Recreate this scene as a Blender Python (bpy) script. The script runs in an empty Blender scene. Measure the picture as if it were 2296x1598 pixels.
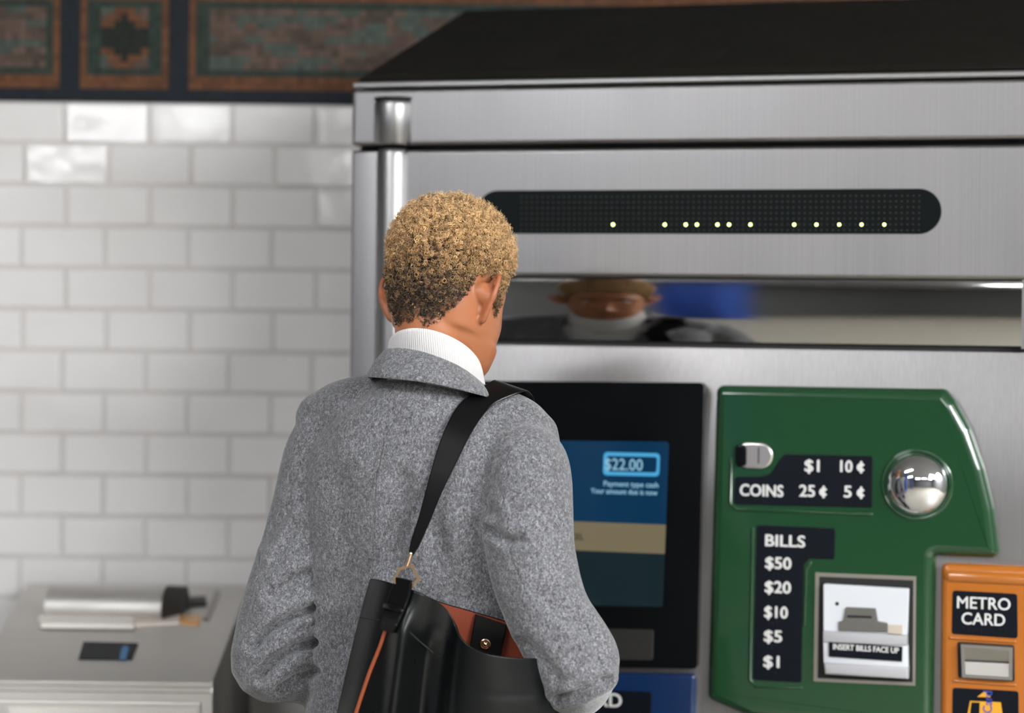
import bpy, bmesh, math, random
import numpy as np
from mathutils import Vector, Matrix, noise as mnoise
from mathutils.bvhtree import BVHTree
from math import sin, cos, pi, radians as R

random.seed(7); np.random.seed(7)
S = bpy.context.scene
C = S.collection

# ------------------------------------------------------------------ camera, world, exposure
FPX = 5421.0                                   # 85 mm on a 36 mm wide frame
CAM = Vector((0, 0, 1.57)); PITCH = R(0.89); ROLL = 0.0115
FW = Vector((0, cos(PITCH), -sin(PITCH)))
R0 = Vector((1, 0, 0)); U0 = R0.cross(FW)
RT = R0*cos(ROLL) + U0*sin(ROLL); UP = RT.cross(FW)
cd = bpy.data.cameras.new('camera'); cam = bpy.data.objects.new('camera', cd); C.objects.link(cam)
M = Matrix((RT, UP, -FW)).transposed().to_4x4(); M.translation = CAM
cam.matrix_world = M
cd.sensor_width = 36.0; cd.lens = 85.0; cd.clip_start = 0.05; cd.clip_end = 60
cd.dof.use_dof = True; cd.dof.focus_distance = 3.34; cd.dof.aperture_fstop = 2.0
S.camera = cam
w = bpy.data.worlds.new('world'); S.world = w; w.use_nodes = True
w.node_tree.nodes['Background'].inputs[0].default_value = (0.62, 0.68, 0.78, 1)
w.node_tree.nodes['Background'].inputs[1].default_value = 0.02
S.view_settings.view_transform = 'Standard'; S.view_settings.look = 'None'
S.view_settings.gamma = 1.0; S.view_settings.exposure = 0.0
LAMP = 85.0                                    # strength of the fluorescent diffusers

def ray(u, v):
    return (RT*((u-1148)/FPX) + UP*(-(v-799)/FPX) + FW)
def at(u, v, d):                               # point seen at (u, v) that lies at depth y = d
    r = ray(u, v); return CAM + r*(d/r.y)
def proj(p):
    q = Vector(p)-CAM; z = q.dot(FW)
    return 1148+FPX*q.dot(RT)/z, 799-FPX*q.dot(UP)/z

# ------------------------------------------------------------------ materials
def mat(name, col=(.5,.5,.5), rough=.5, metal=0.0, **kw):
    m = bpy.data.materials.new(name); m.use_nodes = True
    b = m.node_tree.nodes['Principled BSDF']
    b.inputs['Base Color'].default_value = (*col, 1)
    b.inputs['Roughness'].default_value = rough; b.inputs['Metallic'].default_value = metal
    for k, val in kw.items(): b.inputs[k.replace('_', ' ')].default_value = val
    return m
def nodes(m): return m.node_tree.nodes, m.node_tree.links, m.node_tree.nodes['Principled BSDF']
def add_noise(m, scale=(1,1,1), nscale=20, detail=4, bump=0.0, dist=0.001, mixcol=None, lo=.35, hi=.65, rough=None, coord='Object'):
    n, l, b = nodes(m)
    tc = n.new('ShaderNodeTexCoord'); mp = n.new('ShaderNodeMapping'); nz = n.new('ShaderNodeTexNoise')
    mp.inputs['Scale'].default_value = scale; nz.inputs['Scale'].default_value = nscale; nz.inputs['Detail'].default_value = detail
    l.new(tc.outputs[coord], mp.inputs[0]); l.new(mp.outputs[0], nz.inputs[0])
    if mixcol:
        rp = n.new('ShaderNodeValToRGB'); rp.color_ramp.elements[0].position = lo; rp.color_ramp.elements[1].position = hi
        rp.color_ramp.elements[0].color = (*b.inputs['Base Color'].default_value[:3], 1); rp.color_ramp.elements[1].color = (*mixcol, 1)
        l.new(nz.outputs[0], rp.inputs[0]); l.new(rp.outputs[0], b.inputs['Base Color'])
    if rough:
        mr = n.new('ShaderNodeMapRange'); mr.inputs[1].default_value = .3; mr.inputs[2].default_value = .7
        mr.inputs[3].default_value, mr.inputs[4].default_value = rough
        l.new(nz.outputs[0], mr.inputs[0]); l.new(mr.outputs[0], b.inputs['Roughness'])
    if bump:
        bp = n.new('ShaderNodeBump'); bp.inputs['Strength'].default_value = bump; bp.inputs['Distance'].default_value = dist
        prev = b.inputs['Normal'].links[0].from_socket if b.inputs['Normal'].links else None
        if prev: l.new(prev, bp.inputs['Normal'])
        l.new(nz.outputs[0], bp.inputs['Height']); l.new(bp.outputs[0], b.inputs['Normal'])
    return m
def emit(name, col, strength):
    m = mat(name, (0,0,0), .4); _, _, b = nodes(m)
    b.inputs['Emission Color'].default_value = (*col, 1); b.inputs['Emission Strength'].default_value = strength
    return m

M_STEEL = mat('brushed_steel', (.305,.295,.295), .32, 1.0)
add_noise(M_STEEL, (300, 300, 1.6), 1.0, 4, mixcol=(.340,.330,.330), lo=.3, hi=.7)
add_noise(M_STEEL, (900, 900, 6), 1.0, 3, bump=.06, dist=.0006)
add_noise(M_STEEL, (1, 1, .35), 5.0, 6, rough=(.34,.48))
M_STEEL2 = mat('satin_steel', (.33,.325,.325), .38, 1.0)
M_STEELDARK = mat('dull_steel', (.33,.31,.29), .42, 1.0)
M_BINST = mat('turnstile_steel', (.64,.62,.59), .56, 1.0); add_noise(M_BINST, (4,90,4), 2, 3, bump=.05, dist=.001, rough=(.5,.64))
M_MIRROR = mat('mirror_steel', (.50,.50,.48), .045, 1.0)
M_CHROME = mat('chrome', (.86,.87,.89), .03, 1.0)
M_BLACKP = mat('black_paint', (.010,.009,.0065), .5, Specular_IOR_Level=.3); add_noise(M_BLACKP, (1,1,1), 9, 5, rough=(.35,.55))
M_GAP = mat('gap_shade_black', (.006,.006,.006), .8)  # black colour stands in for the shade in gaps, slits and recesses
M_BLACKPL = mat('black_plastic', (.0028,.0034,.004), .22, Specular_IOR_Level=.16)
M_PLATE = mat('plate_navy_black', (.003,.0045,.008), .40, Specular_IOR_Level=.16)
M_GREEN = mat('green_enamel', (.009,.047,.017), .16, Coat_Weight=.6, Coat_Roughness=.06); add_noise(M_GREEN, (1,1,1), 9, 3, bump=.05, dist=.012)
M_ORANGE = mat('orange_enamel', (.37,.115,.014), .2, Coat_Weight=.6, Coat_Roughness=.06); add_noise(M_ORANGE, (1,1,1), 9, 3, bump=.04, dist=.012)
M_BLUE = mat('blue_enamel', (.003,.020,.078), .2, Coat_Weight=.6, Coat_Roughness=.06)
M_LETTER = mat('lettering_white', (.58,.58,.57), .5)
M_BRAILLE = M_PLATE
M_WHITEPL = mat('white_plastic', (.56,.58,.61), .4)
M_GREYPL = mat('grey_plastic', (.36,.36,.375), .4)
M_CREAM = mat('cream_plastic', (.46,.40,.33), .4)
M_GOLDPR = mat('card_gold', (.62,.30,.02), .35)
M_CARDBL = mat('card_blue_ink', (.03,.05,.30), .4)
M_GROUT = mat('grout', (.60,.57,.55), .85)
M_TILE = mat('white_glazed_tile', (.76,.745,.735), .12)
add_noise(M_TILE, (1,1,1), 14, 2, bump=.22, dist=.006); add_noise(M_TILE, (1,1,1), 3.5, 3, mixcol=(.70,.68,.665), lo=.4, hi=.7)
M_MOSAIC = mat('mosaic', (.2,.2,.2), .6, Specular_IOR_Level=.2)
n_, l_, b_ = nodes(M_MOSAIC); ca = n_.new('ShaderNodeVertexColor'); ca.layer_name = 'Col'; l_.new(ca.outputs[0], b_.inputs['Base Color'])
M_FLOOR = mat('floor_terrazzo', (.23,.21,.17), .4); add_noise(M_FLOOR, (1,1,1), 60, 5, mixcol=(.29,.265,.22))
M_CEIL = mat('ceiling_paint', (.30,.30,.31), .8)
M_WALLB = mat('back_wall_tile', (.12,.12,.118), .4)
M_COLBLUE = mat('column_blue', (.02,.06,.28), .35)
M_LAMP = emit('lamp_diffuser', (.97,.985,1.0), LAMP)
M_LAMPF = mat('lamp_housing', (.6,.6,.6), .5)

# ------------------------------------------------------------------ mesh helpers
def link(name, me, mats, parent=None):
    o = bpy.data.objects.new(name, me); C.objects.link(o)
    for m in (mats if isinstance(mats, (list, tuple)) else [mats]): me.materials.append(m)
    if parent is not None: o.parent = parent
    return o
def obj(name, bm, mats, parent=None, smooth=None, world=False):
    """bmesh -> one object; world=True: coordinates are world, made relative to an unrotated parent's place."""
    if world and parent is not None:
        off = Vector((0,0,0)); p = parent
        while p is not None: off += p.location; p = p.parent
        bmesh.ops.translate(bm, verts=bm.verts, vec=-off)
    bmesh.ops.recalc_face_normals(bm, faces=bm.faces)
    me = bpy.data.meshes.new(name); bm.to_mesh(me); bm.free()
    o = link(name, me, mats, parent)
    if smooth is not None:
        if smooth >= 180: me.polygons.foreach_set('use_smooth', [True]*len(me.polygons))
        else:
            me.set_sharp_from_angle(angle=R(smooth))
            me.polygons.foreach_set('use_smooth', [len(q.vertices) <= 4 for q in me.polygons])
    return o
def tag(o, label=None, cat=None, group=None, kind=None):
    for k, val in (('label',label),('category',cat),('group',group),('kind',kind)):
        if val: o[k] = val
    return o
def thing(name, loc, label, cat, group=None, rz=0):
    o = bpy.data.objects.new(name, None); C.objects.link(o); o.location = loc; o.rotation_euler = (0,0,rz)
    o.empty_display_size = .1
    return tag(o, label, cat, group)

def box(bm, x0, x1, y0, y1, z0, z1, bev=0, seg=2, mi=0):
    r = bmesh.ops.create_cube(bm, size=1)
    vs = r['verts']
    for v in vs:
        v.co = Vector((x0+(v.co.x+.5)*(x1-x0), y0+(v.co.y+.5)*(y1-y0), z0+(v.co.z+.5)*(z1-z0)))
    fs = list({f for v in vs for f in v.link_faces})
    for f in fs: f.material_index = mi
    if bev:
        es = list({e for f in fs for e in f.edges})
        g = bmesh.ops.bevel(bm, geom=es, offset=bev, segments=seg, affect='EDGES', profile=.5)
        for f in g['faces']: f.material_index = mi
def round_poly(pts, r, n=5):
    """round the corners of a 2D polygon; r is one radius or one per corner."""
    out = []; N = len(pts)
    for i in range(N):
        p0, p1, p2 = (Vector(pts[(i+k) % N]) for k in (-1,0,1))
        rr = r[i] if isinstance(r, (list,tuple)) else r
        a = (p0-p1); b = (p2-p1); la, lb = a.length, b.length
        ang = a.angle(b) if la and lb else pi
        if rr <= 0 or ang > 3.1: out.append(tuple(p1)); continue
        t = min(rr/math.tan(ang/2), la*.48, lb*.48)
        q0 = p1+a/la*t; q2 = p1+b/lb*t
        for k in range(n+1):
            s = k/n; out.append(tuple(q0*(1-s)**2 + p1*2*s*(1-s) + q2*s*s))
    return out
def prism(bm, poly, y0, y1, bev=0, seg=3, mi=0, dome=None, back=True):
    """polygon in (x, z) pulled from y1 (back) to y0 (front), the front rim rounded by insetting rings."""
    P = [Vector((p[0], p[1])) for p in poly]; N = len(P)
    area = sum(P[i].x*P[(i+1)%N].y-P[(i+1)%N].x*P[i].y for i in range(N))
    if area < 0: P.reverse()
    def inset(d):
        out = []
        for i in range(N):
            a = P[i]-P[i-1]; b = P[(i+1)%N]-P[i]
            na = Vector((-a.y, a.x)).normalized() if a.length > 1e-9 else Vector((0,0)); nb = Vector((-b.y, b.x)).normalized() if b.length > 1e-9 else na
            m = (na+nb); m = m.normalized() if m.length > 1e-6 else na
            c = max(.5, m.dot(nb)); out.append(P[i]+m*(d/c))
        for _ in range(6):                      # edges that turned over are closed up
            bad = 0
            for i in range(N):
                j = (i+1) % N
                if (out[j]-out[i]).dot(P[j]-P[i]) < -1e-12: out[i] = out[j] = (out[i]+out[j])/2; bad = 1
            if not bad: break
        return out
    rings = [(P, y1)]
    sgn = 1 if y0 < y1 else -1
    if bev:
        for k in range(seg+1):
            a = k/seg*pi/2
            rings.append((inset(bev*(1-cos(a))), y0+sgn*bev*(1-sin(a))))
    else: rings.append((P, y0))
    vr = [[bm.verts.new((p.x, y, p.y)) for p in ring] for ring, y in rings]
    fs = []
    for a, b in zip(vr[:-1], vr[1:]):
        for i in range(N): fs.append(bm.faces.new((a[i], a[(i+1)%N], b[(i+1)%N], b[i])))
    cap = []
    for v in vr[-1]:
        if not cap or (v.co-cap[-1].co).length > 2e-5: cap.append(v)
    while len(cap) > 3 and (cap[0].co-cap[-1].co).length < 2e-5: cap.pop()
    fs.append(bm.faces.new(cap))
    if back: fs.append(bm.faces.new(list(reversed(vr[0]))))
    for f in fs: f.material_index = mi; f.smooth = False
    return fs
def frame_prism(bm, outer, inner, y0, y1, mi=0, yi=None):
    """a plate with a hole: the loops must have equal counts."""
    N = len(outer); yi = y0 if yi is None else yi
    o0 = [bm.verts.new((p[0], y0, p[1])) for p in outer]; o1 = [bm.verts.new((p[0], y1, p[1])) for p in outer]
    i0 = [bm.verts.new((p[0], yi, p[1])) for p in inner]; i1 = [bm.verts.new((p[0], y1, p[1])) for p in inner]
    for i in range(N):
        j = (i+1) % N
        for q in ((o0[i],o0[j],i0[j],i0[i]), (o0[j],o0[i],o1[i],o1[j]), (i0[i],i0[j],i1[j],i1[i]), (o1[i],i1[i],i1[j],o1[j])):
            bm.faces.new(q).material_index = mi
def loft(bm, rings, closed=True, cap0=False, cap1=False, mi=0):
    vr = [[bm.verts.new(p) for p in r] for r in rings]
    N = len(vr[0])
    for a, b in zip(vr[:-1], vr[1:]):
        for i in range(N if closed else N-1):
            f = bm.faces.new((a[i], a[(i+1)%N], b[(i+1)%N], b[i])); f.material_index = mi; f.smooth = True
    for flag, ring in ((cap0, list(reversed(vr[0]))), (cap1, vr[-1])):
        if flag: f = bm.faces.new(ring); f.material_index = mi
    return vr
def catmull(pts, n=8):
    P = [Vector(p) for p in pts]; P = [P[0]*2-P[1]] + P + [P[-1]*2-P[-2]]
    out = []
    for i in range(1, len(P)-2):
        a, b, c, d = P[i-1:i+3]
        for k in range(n):
            t = k/n
            out.append(.5*((2*b)+(c-a)*t+(2*a-5*b+4*c-d)*t*t+(3*b-a-3*c+d)*t**3))
    return out + [P[-2]]
def interp(xs, ys, x): return float(np.interp(x, xs, ys))
def tube(bm, pts, radii, nseg=16, n=6, caps=True, flat=(1,1), ref=Vector((0,0,1)), mi=0):
    """smooth limb through pts with a radius per point, rounded ends."""
    P = [Vector(p) for p in pts]
    if n > 1:
        Q = catmull(P, n); rr = [v.x for v in catmull([Vector((r,0,0)) for r in radii], n)]
    else: Q, rr = P, list(radii)
    rings = []
    T = [(Q[min(i+1,len(Q)-1)]-Q[max(i-1,0)]).normalized() for i in range(len(Q))]
    a = T[0].orthogonal().normalized() if abs(T[0].dot(ref)) > .95 else (ref-T[0]*T[0].dot(ref)).normalized()
    def ring(c, t, r):
        b = t.cross(a).normalized()
        return [c + a*(cos(2*pi*k/nseg)*r*flat[0]) + b*(sin(2*pi*k/nseg)*r*flat[1]) for k in range(nseg)]
    if caps:
        for k in range(3, 0, -1):
            s = sin(k/3.3*pi/2); rings.append(ring(Q[0]-T[0]*rr[0]*s, T[0], rr[0]*math.sqrt(max(0,1-s*s))))
    for i, c in enumerate(Q):
        a = (a-T[i]*a.dot(T[i])).normalized(); rings.append(ring(c, T[i], max(rr[i], 1e-4)))
    if caps:
        for k in range(1, 4):
            s = sin(k/3.3*pi/2); rings.append(ring(Q[-1]+T[-1]*rr[-1]*s, T[-1], rr[-1]*math.sqrt(max(0,1-s*s))))
    loft(bm, rings, True, True, True, mi)
def ellipsoid(bm, c, r, rot=None, u=24, v=16):
    g = bmesh.ops.create_uvsphere(bm, u_segments=u, v_segments=v, radius=1)
    m = Matrix.Translation(c) @ (rot.to_4x4() if rot is not None else Matrix.Identity(4)) @ Matrix.Diagonal((*r, 1))
    bmesh.ops.transform(bm, matrix=m, verts=g['verts'])
def lathe(bm, prof, center, axis='y', n=40, mi=0):
    """profile of (radius, along) turned about the y axis (pointing out of a panel) or z."""
    rings = []
    for r, h in prof:
        rings.append([(center[0]+r*cos(2*pi*k/n), center[1]+h, center[2]+r*sin(2*pi*k/n)) if axis == 'y' else
                      (center[0]+r*cos(2*pi*k/n), center[1]+r*sin(2*pi*k/n), center[2]+h) for k in range(n)])
    loft(bm, rings, True, True, True, mi)
def baked(o, mods):
    """apply modifiers without operators; returns a new mesh."""
    for kind, kw in mods:
        m = o.modifiers.new(kind, kind)
        for k, val in kw.items(): setattr(m, k, val)
    dg = bpy.context.evaluated_depsgraph_get(); dg.update()
    me = bpy.data.meshes.new_from_object(o.evaluated_get(dg))
    return me
def remeshed(bm, voxel, smooth=6, factor=.5):
    bmesh.ops.recalc_face_normals(bm, faces=bm.faces)
    me = bpy.data.meshes.new('tmp'); bm.to_mesh(me); bm.free()
    o = bpy.data.objects.new('tmp', me); C.objects.link(o)
    out = baked(o, [('REMESH', dict(mode='VOXEL', voxel_size=voxel)), ('SMOOTH', dict(factor=factor, iterations=smooth))])
    bpy.data.objects.remove(o); bpy.data.meshes.remove(me)
    return out
_font_cache = {}
def text_into(bm, s, x, z, y, h, mi=1, width=None, bold=.0, depth=.0012, align='LEFT', slant=0, rot=0):
    if bold:                                    # heavier strokes: the letter set three times, a hair apart
        d = bold*h
        for i, (ax, az) in enumerate(((-d,-d*.6),(d,-d*.6),(0,d*.8))):
            W = text_into(bm, s, x+ax*cos(rot), z+az, y-i*.00004, h, mi, width, 0, depth, align, slant, rot)
        return W
    if s == '¢':
        r = h*.36; cx = x+r; cz = z+h*.40
        for k in range(14):
            a0, a1 = pi*.22+k*pi*1.56/14, pi*.22+(k+1)*pi*1.56/14
            q = [(cx+rr*cos(a), cz+rr*sin(a)) for rr, a in ((r,a0),(r,a1),(r*.48,a1),(r*.48,a0))]
            prism(bm, q, y-depth, y+.0005, 0, 1, mi)
        prism(bm, [(cx-h*.07,cz-h*.52),(cx+h*.07,cz-h*.52),(cx+h*.07,cz+h*.52),(cx-h*.07,cz+h*.52)], y-depth*1.02, y+.0005, 0, 1, mi)
        return 2*r
    """raised lettering: cap height h, front at y-depth, set on (x, z) of a panel."""
    cu = bpy.data.curves.new('t', 'FONT'); cu.body = s; cu.size = 1; cu.align_x = 'LEFT'; cu.offset = bold; cu.extrude = .5; cu.resolution_u = 4
    o = bpy.data.objects.new('t', cu); C.objects.link(o)
    dg = bpy.context.evaluated_depsgraph_get(); dg.update()
    me = bpy.data.meshes.new_from_object(o.evaluated_get(dg))
    co = np.empty(len(me.vertices)*3); me.vertices.foreach_get('co', co); co = co.reshape(-1,3)
    bpy.data.objects.remove(o); bpy.data.curves.remove(cu)
    cap = .73
    sc = h/cap; x0, x1 = co[:,0].min(), co[:,0].max()
    sx = sc if width is None else width/(x1-x0)
    W = (x1-x0)*sx
    ox = {'LEFT':0, 'CENTER':-W/2, 'RIGHT':-W}[align]
    vs = []
    for c in co:
        lx = (c[0]-x0)*sx+ox + slant*c[1]*sc; lz = c[1]*sc
        X = x+lx*cos(rot)-lz*sin(rot); Z = z+lx*sin(rot)+lz*cos(rot)
        vs.append(bm.verts.new((X, y-(c[2]+.5)*depth, Z)))
    for p in me.polygons:
        try:
            f = bm.faces.new([vs[i] for i in p.vertices]); f.material_index = mi
        except ValueError: pass
    bpy.data.meshes.remove(me)
    return W

# ------------------------------------------------------------------ the setting
WALL_Y = 4.45
TW, TH = .1535, .0762                          # one tile with its joint
BAND_Z = at(390, 231, WALL_Y).z                # where the tiles end and the mosaic begins
XL, XR, YB, ZC = -4.2, 4.2, -7.0, 3.05
def wall_back():
    bm = bmesh.new()
    rnd = random.Random(3)
    box(bm, XL, XR, WALL_Y+.006, WALL_Y+.12, 0, BAND_Z, mi=1)
    x_ref = at(237, 740, WALL_Y).x
    nrow = int(BAND_Z/TH)+1; g = .0022
    for r in range(nrow):
        z1 = BAND_Z - r*TH; z0 = max(0.0, z1-TH)
        off = x_ref + (TW/2 if r % 2 == 0 else 0)+rnd.uniform(-.003,.003)
        k0 = int((max(XL,-4.2)-off)/TW)-1; k1 = int((min(XR,4.2)-off)/TW)+1
        for k in range(k0, k1+1):
            a = off+k*TW+g+rnd.uniform(-.0006,.0006); b = off+(k+1)*TW-g
            tx, tz = rnd.gauss(0,.014), rnd.gauss(0,.014)
            if rnd.random() < .12: tz += rnd.choice((-1,1))*.02
            y = WALL_Y; d = .0022
            cu_, cv_ = proj(((a+b)/2, WALL_Y, (z0+z1)/2))
            for hu, hv in ((140,360),(690,365),(745,465),(240,290)):        # a few tiles set proud, catching the lamps
                if abs(cu_-hu) < 60 and abs(cv_-hv) < 40: tx, tz = .040, .028+.01*rnd.random()
            if z1-z0 < .02: continue
            lo, hi = z0+g, z1-g
            P = []
            for (px, pz, py) in ((a,lo,.008),(b,lo,.008),(b,hi,.008),(a,hi,.008),(a+d,lo+d,0),(b-d,lo+d,0),(b-d,hi-d,0),(a+d,hi-d,0)):
                py2 = y+py + (((px-(a+b)/2)*tx+(pz-(lo+hi)/2)*tz) if py == 0 else 0)
                P.append(bm.verts.new((px,py2,pz)))
            for q in ((4,5,6,7),(0,1,5,4),(1,2,6,5),(2,3,7,6),(3,0,4,7)):
                bm.faces.new([P[i] for i in q])
    return tag(obj('wall_back', bm, [M_TILE, M_GROUT]), kind='structure')
wall_back()

def mosaic():
    """small square tesserae, coloured by the pattern they make: bands, framed panels, a diamond."""
    px = lambda u: at(u, 90, WALL_Y).x
    pz = lambda v: at(400, v, WALL_Y).z
    t = .0125; rnd = random.Random(5)
    navy, orange, green, dark = (.006,.010,.016), (.125,.048,.016), (.020,.034,.025), (.009,.013,.008)
    pink, teal, brown = (.105,.068,.050), (.062,.080,.064), (.070,.050,.033)
    s = .000821
    ztop = pz(-4)
    zb1, zb0 = pz(178), pz(195)                # orange bar over the dark base band
    H = ztop-zb0
    zmid = pz(86)
    panels = [(px(-620), px(138), 'w'), (px(178), px(380), 'd'), (px(421), px(421)+1.35, 'w'), (px(421)+1.39, px(421)+1.55, 'd'), (px(421)+1.59, px(421)+2.6, 'w')]
    bm = bmesh.new(); col = bm.loops.layers.float_color.new('Col')
    z = BAND_Z; x_lo, x_hi = -4.2, 4.2
    row = 0
    top = 2*zmid-zb0
    while z < top+.14:
        x = x_lo
        while x < x_hi:
            cx, cz = x+t/2, z+t/2
            c = navy; q = abs(cz-zmid); hh = zmid-zb0
            for a, b, k in panels:
                if a <= cx <= b and q <= hh:
                    e = min(cx-a, b-cx, hh-q)
                    if e < .0145: c = orange
                    elif e < .0145+.020: c = green
                    else:
                        m = row % 3 + int((cx*9+cz*3)) % 2
                        if k == 'w':
                            nz = mnoise.noise(Vector((cx*14, cz*40, 0)))
                            c = teal if nz > .12 else (pink if nz > -.25 else brown)
                        else:
                            dm = abs(cx-(a+b)/2)/.052+q/.048
                            c = dark if dm < 1 else (orange if dm < 1.42 else (teal if rnd.random() < .4 else pink))
            k = rnd.uniform(.75,1.25); g = .0009
            j = rnd.uniform(-.0004,.0004)
            vs = [bm.verts.new((x+g, WALL_Y+.002+j, z+g)), bm.verts.new((x+t-g, WALL_Y+.002-j, z+g)), bm.verts.new((x+t-g, WALL_Y+.002-j, z+t-g)), bm.verts.new((x+g, WALL_Y+.002+j, z+t-g))]
            f = bm.faces.new(vs)
            for lp in f.loops: lp[col] = (c[0]*k, c[1]*k, c[2]*k, 1)
            x += t
        z += t; row += 1
    n0 = len(bm.faces)
    box(bm, XL, XR, WALL_Y+.004, WALL_Y+.12, BAND_Z, ZC, mi=1)
    # a vertex colour of linear values: keep float storage
    return tag(obj('trim_1', bm, [M_MOSAIC, mat('mosaic_bed', (.02,.024,.028), .8)]), kind='structure')
mosaic()
for nm, b, m in (('floor', (XL,XR,YB,WALL_Y+.12,-.1,0), M_FLOOR), ('ceiling', (XL,XR,YB,WALL_Y+.12,ZC,ZC+.1), M_CEIL),
                 ('wall_left', (XL-.1,XL,YB,WALL_Y+.12,0,ZC), M_WALLB), ('wall_right', (XR,XR+.1,YB,WALL_Y+.12,0,ZC), M_WALLB), ('wall_front', (XL,XR,YB-.1,YB,0,ZC), M_WALLB)):
    bm = bmesh.new(); box(bm, *b); tag(obj(nm, bm, m), kind='structure')
for x, y in ((-3.4,-2.9), (-2.55,.55)):  # unseen columns, added where the strip and trim reflect their blue
    bm = bmesh.new(); box(bm, x-.16, x+.16, y-.012, y+.012, 0, ZC-.001); box(bm, x-.17, x-.15, y-.15, y+.15, 0, ZC-.001); box(bm, x+.15, x+.17, y-.15, y+.15, 0, ZC-.001)
    tag(obj('column_unseen_blue', bm, M_COLBLUE), kind='structure')

def fixture(x, y, L=1.22, W=.17, along='x'):
    o = thing('ceiling_light', (x, y, ZC), 'long fluorescent ceiling light with a white diffuser, reflected in the polished steel', 'ceiling light', 'fluorescent ceiling lights')
    a, b = (L/2, W/2) if along == 'x' else (W/2, L/2)
    bm = bmesh.new(); box(bm, -a-.02, a+.02, -b-.02, b+.02, -.05, 0); obj('housing', bm, M_LAMPF, o)
    bm = bmesh.new(); box(bm, -a, a, -b, b, -.085, -.0505, bev=.012); obj('diffuser', bm, M_LAMP, o)
LIGHTS = [(3.5,1.3,.42), (3.6,.3,.42), (3.6,-.7,.42), (3.6,-1.7,.42), (2.3,-.2,.42), (2.3,-1.4,.42), (-1.35,1.6,.145), (.4,-3.4,.17), (-1.6,-3.6,.17), (2.4,-3.6,.17), (-2.9,-1.2,.17)]
for x, y, w_ in LIGHTS: fixture(x, y, 1.22, w_)

# ------------------------------------------------------------------ ticket machine (local x = along the front, y = into it, z up)
TAN = .30; YAW = math.atan(TAN); Y0 = 3.852
MX = np.array([cos(YAW), -sin(YAW), 0]); MN = np.array([-sin(YAW), -cos(YAW), 0])
uL = (783-1148)/FPX; yL = Y0/(1+TAN*uL); ORG = Vector((uL*yL, yL, 0))
def ms(u, v, n=0.0):
    """panel coordinates (x, z) of what is seen at (u, v) on the plane n metres in front of the machine's face."""
    r = ray(u, v); nn = Vector(MN); p0 = ORG+nn*n
    p = CAM + r*((p0-CAM).dot(nn)/r.dot(nn)); q = p-ORG
    return (q.dot(Vector(MX)), q.z)
def zz(u, v, n=0): return ms(u, v, n)[1]
def xx(u, v, n=0): return ms(u, v, n)[0]
W_M = 1.175
tvm = thing('ticket_vending_machine', ORG, 'large stainless steel transit ticket machine with green, orange and black modules', 'ticket machine', rz=-YAW)
Z_TOP = zz(1500, 171); Z_LIP = zz(1500, 190); Z_HB = zz(1500, 319); Z_SP = zz(1500, 331)
Z_ST = zz(1500, 621.5); Z_SB = zz(1500, 771); Z_MOD = zz(1500, 856)
CX = xx(869, 500, .02); CR = .0265
bm = bmesh.new(); box(bm, 0.004, W_M-.004, .03, .44, .02, Z_LIP-.004, bev=.003); obj('cabinet_body', bm, M_GAP, tvm)
bm = bmesh.new(); box(bm, 0, W_M, .0, .45, Z_LIP+.003, Z_TOP, bev=.003); obj('top_rim', bm, M_STEEL2, tvm)
for a_ in (0.0, W_M-.0035):
    bm = bmesh.new(); box(bm, a_, a_+.0035, .061, .45, .02, Z_LIP+.002); obj('side_panel', bm, M_STEEL, tvm)
# black hood rising from the rim to a ridge, hipped at both ends
bm = bmesh.new()
hx = .095; zr = Z_TOP+.150
rings = [[(0.004,.006,Z_TOP),(W_M-.004,.006,Z_TOP),(W_M-.004,.44,Z_TOP),(0.004,.44,Z_TOP)],
         [(0.012,.016,Z_TOP+.012),(W_M-.012,.016,Z_TOP+.012),(W_M-.012,.43,Z_TOP+.012),(0.012,.43,Z_TOP+.012)],
         [(hx,.29,zr),(W_M-hx,.29,zr),(W_M-hx,.36,zr),(hx,.36,zr)]]
loft(bm, rings, True, True, True)
for f in bm.faces: f.smooth = False
bmesh.ops.bevel(bm, geom=list(bm.edges), offset=.004, segments=2, affect='EDGES')
obj('hood', bm, M_BLACKP, tvm)
# header, sign panel: plates with rounded edges; the sign panel carries the pill shaped display
def plate(name, z0, z1, x0=.0, x1=W_M, y=0.0, mi=M_STEEL, bev=.006):
    bm = bmesh.new(); prism(bm, round_poly([(x0,z0),(x1,z0),(x1,z1),(x0,z1)], .0075, 4), y, .06, bev, 4)
    return obj(name, bm, mi, tvm, smooth=40)
plate('header_panel', Z_HB, Z_LIP)
plate('sign_panel', Z_ST, Z_SP, x0=CX-.002)
# rounded corner column with a collar at its head
for nm, z0, z1, r in (('corner_collar', zz(869,322,.03), zz(869,219,.03), CR+.005), ('corner_column', .05, zz(869,330,.03), CR)):
    bm = bmesh.new(); prof = [(r*.90, z0), (r, z0+.004), (r, z1-.010), (r*.96, z1-.004), (r*.84, z1), (0.001, z1+.001)]
    lathe(bm, prof, (CX, .004, 0), 'z', 48); obj(nm, bm, M_STEEL2, tvm, smooth=50)
bm = bmesh.new(); lathe(bm, [(CR+.0055, zz(869,216,.03)-.003), (CR+.0055, zz(869,216,.03)+.0005)], (CX,.004,0), 'z', 40); obj('column_cap', bm, M_GAP, tvm)
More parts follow.
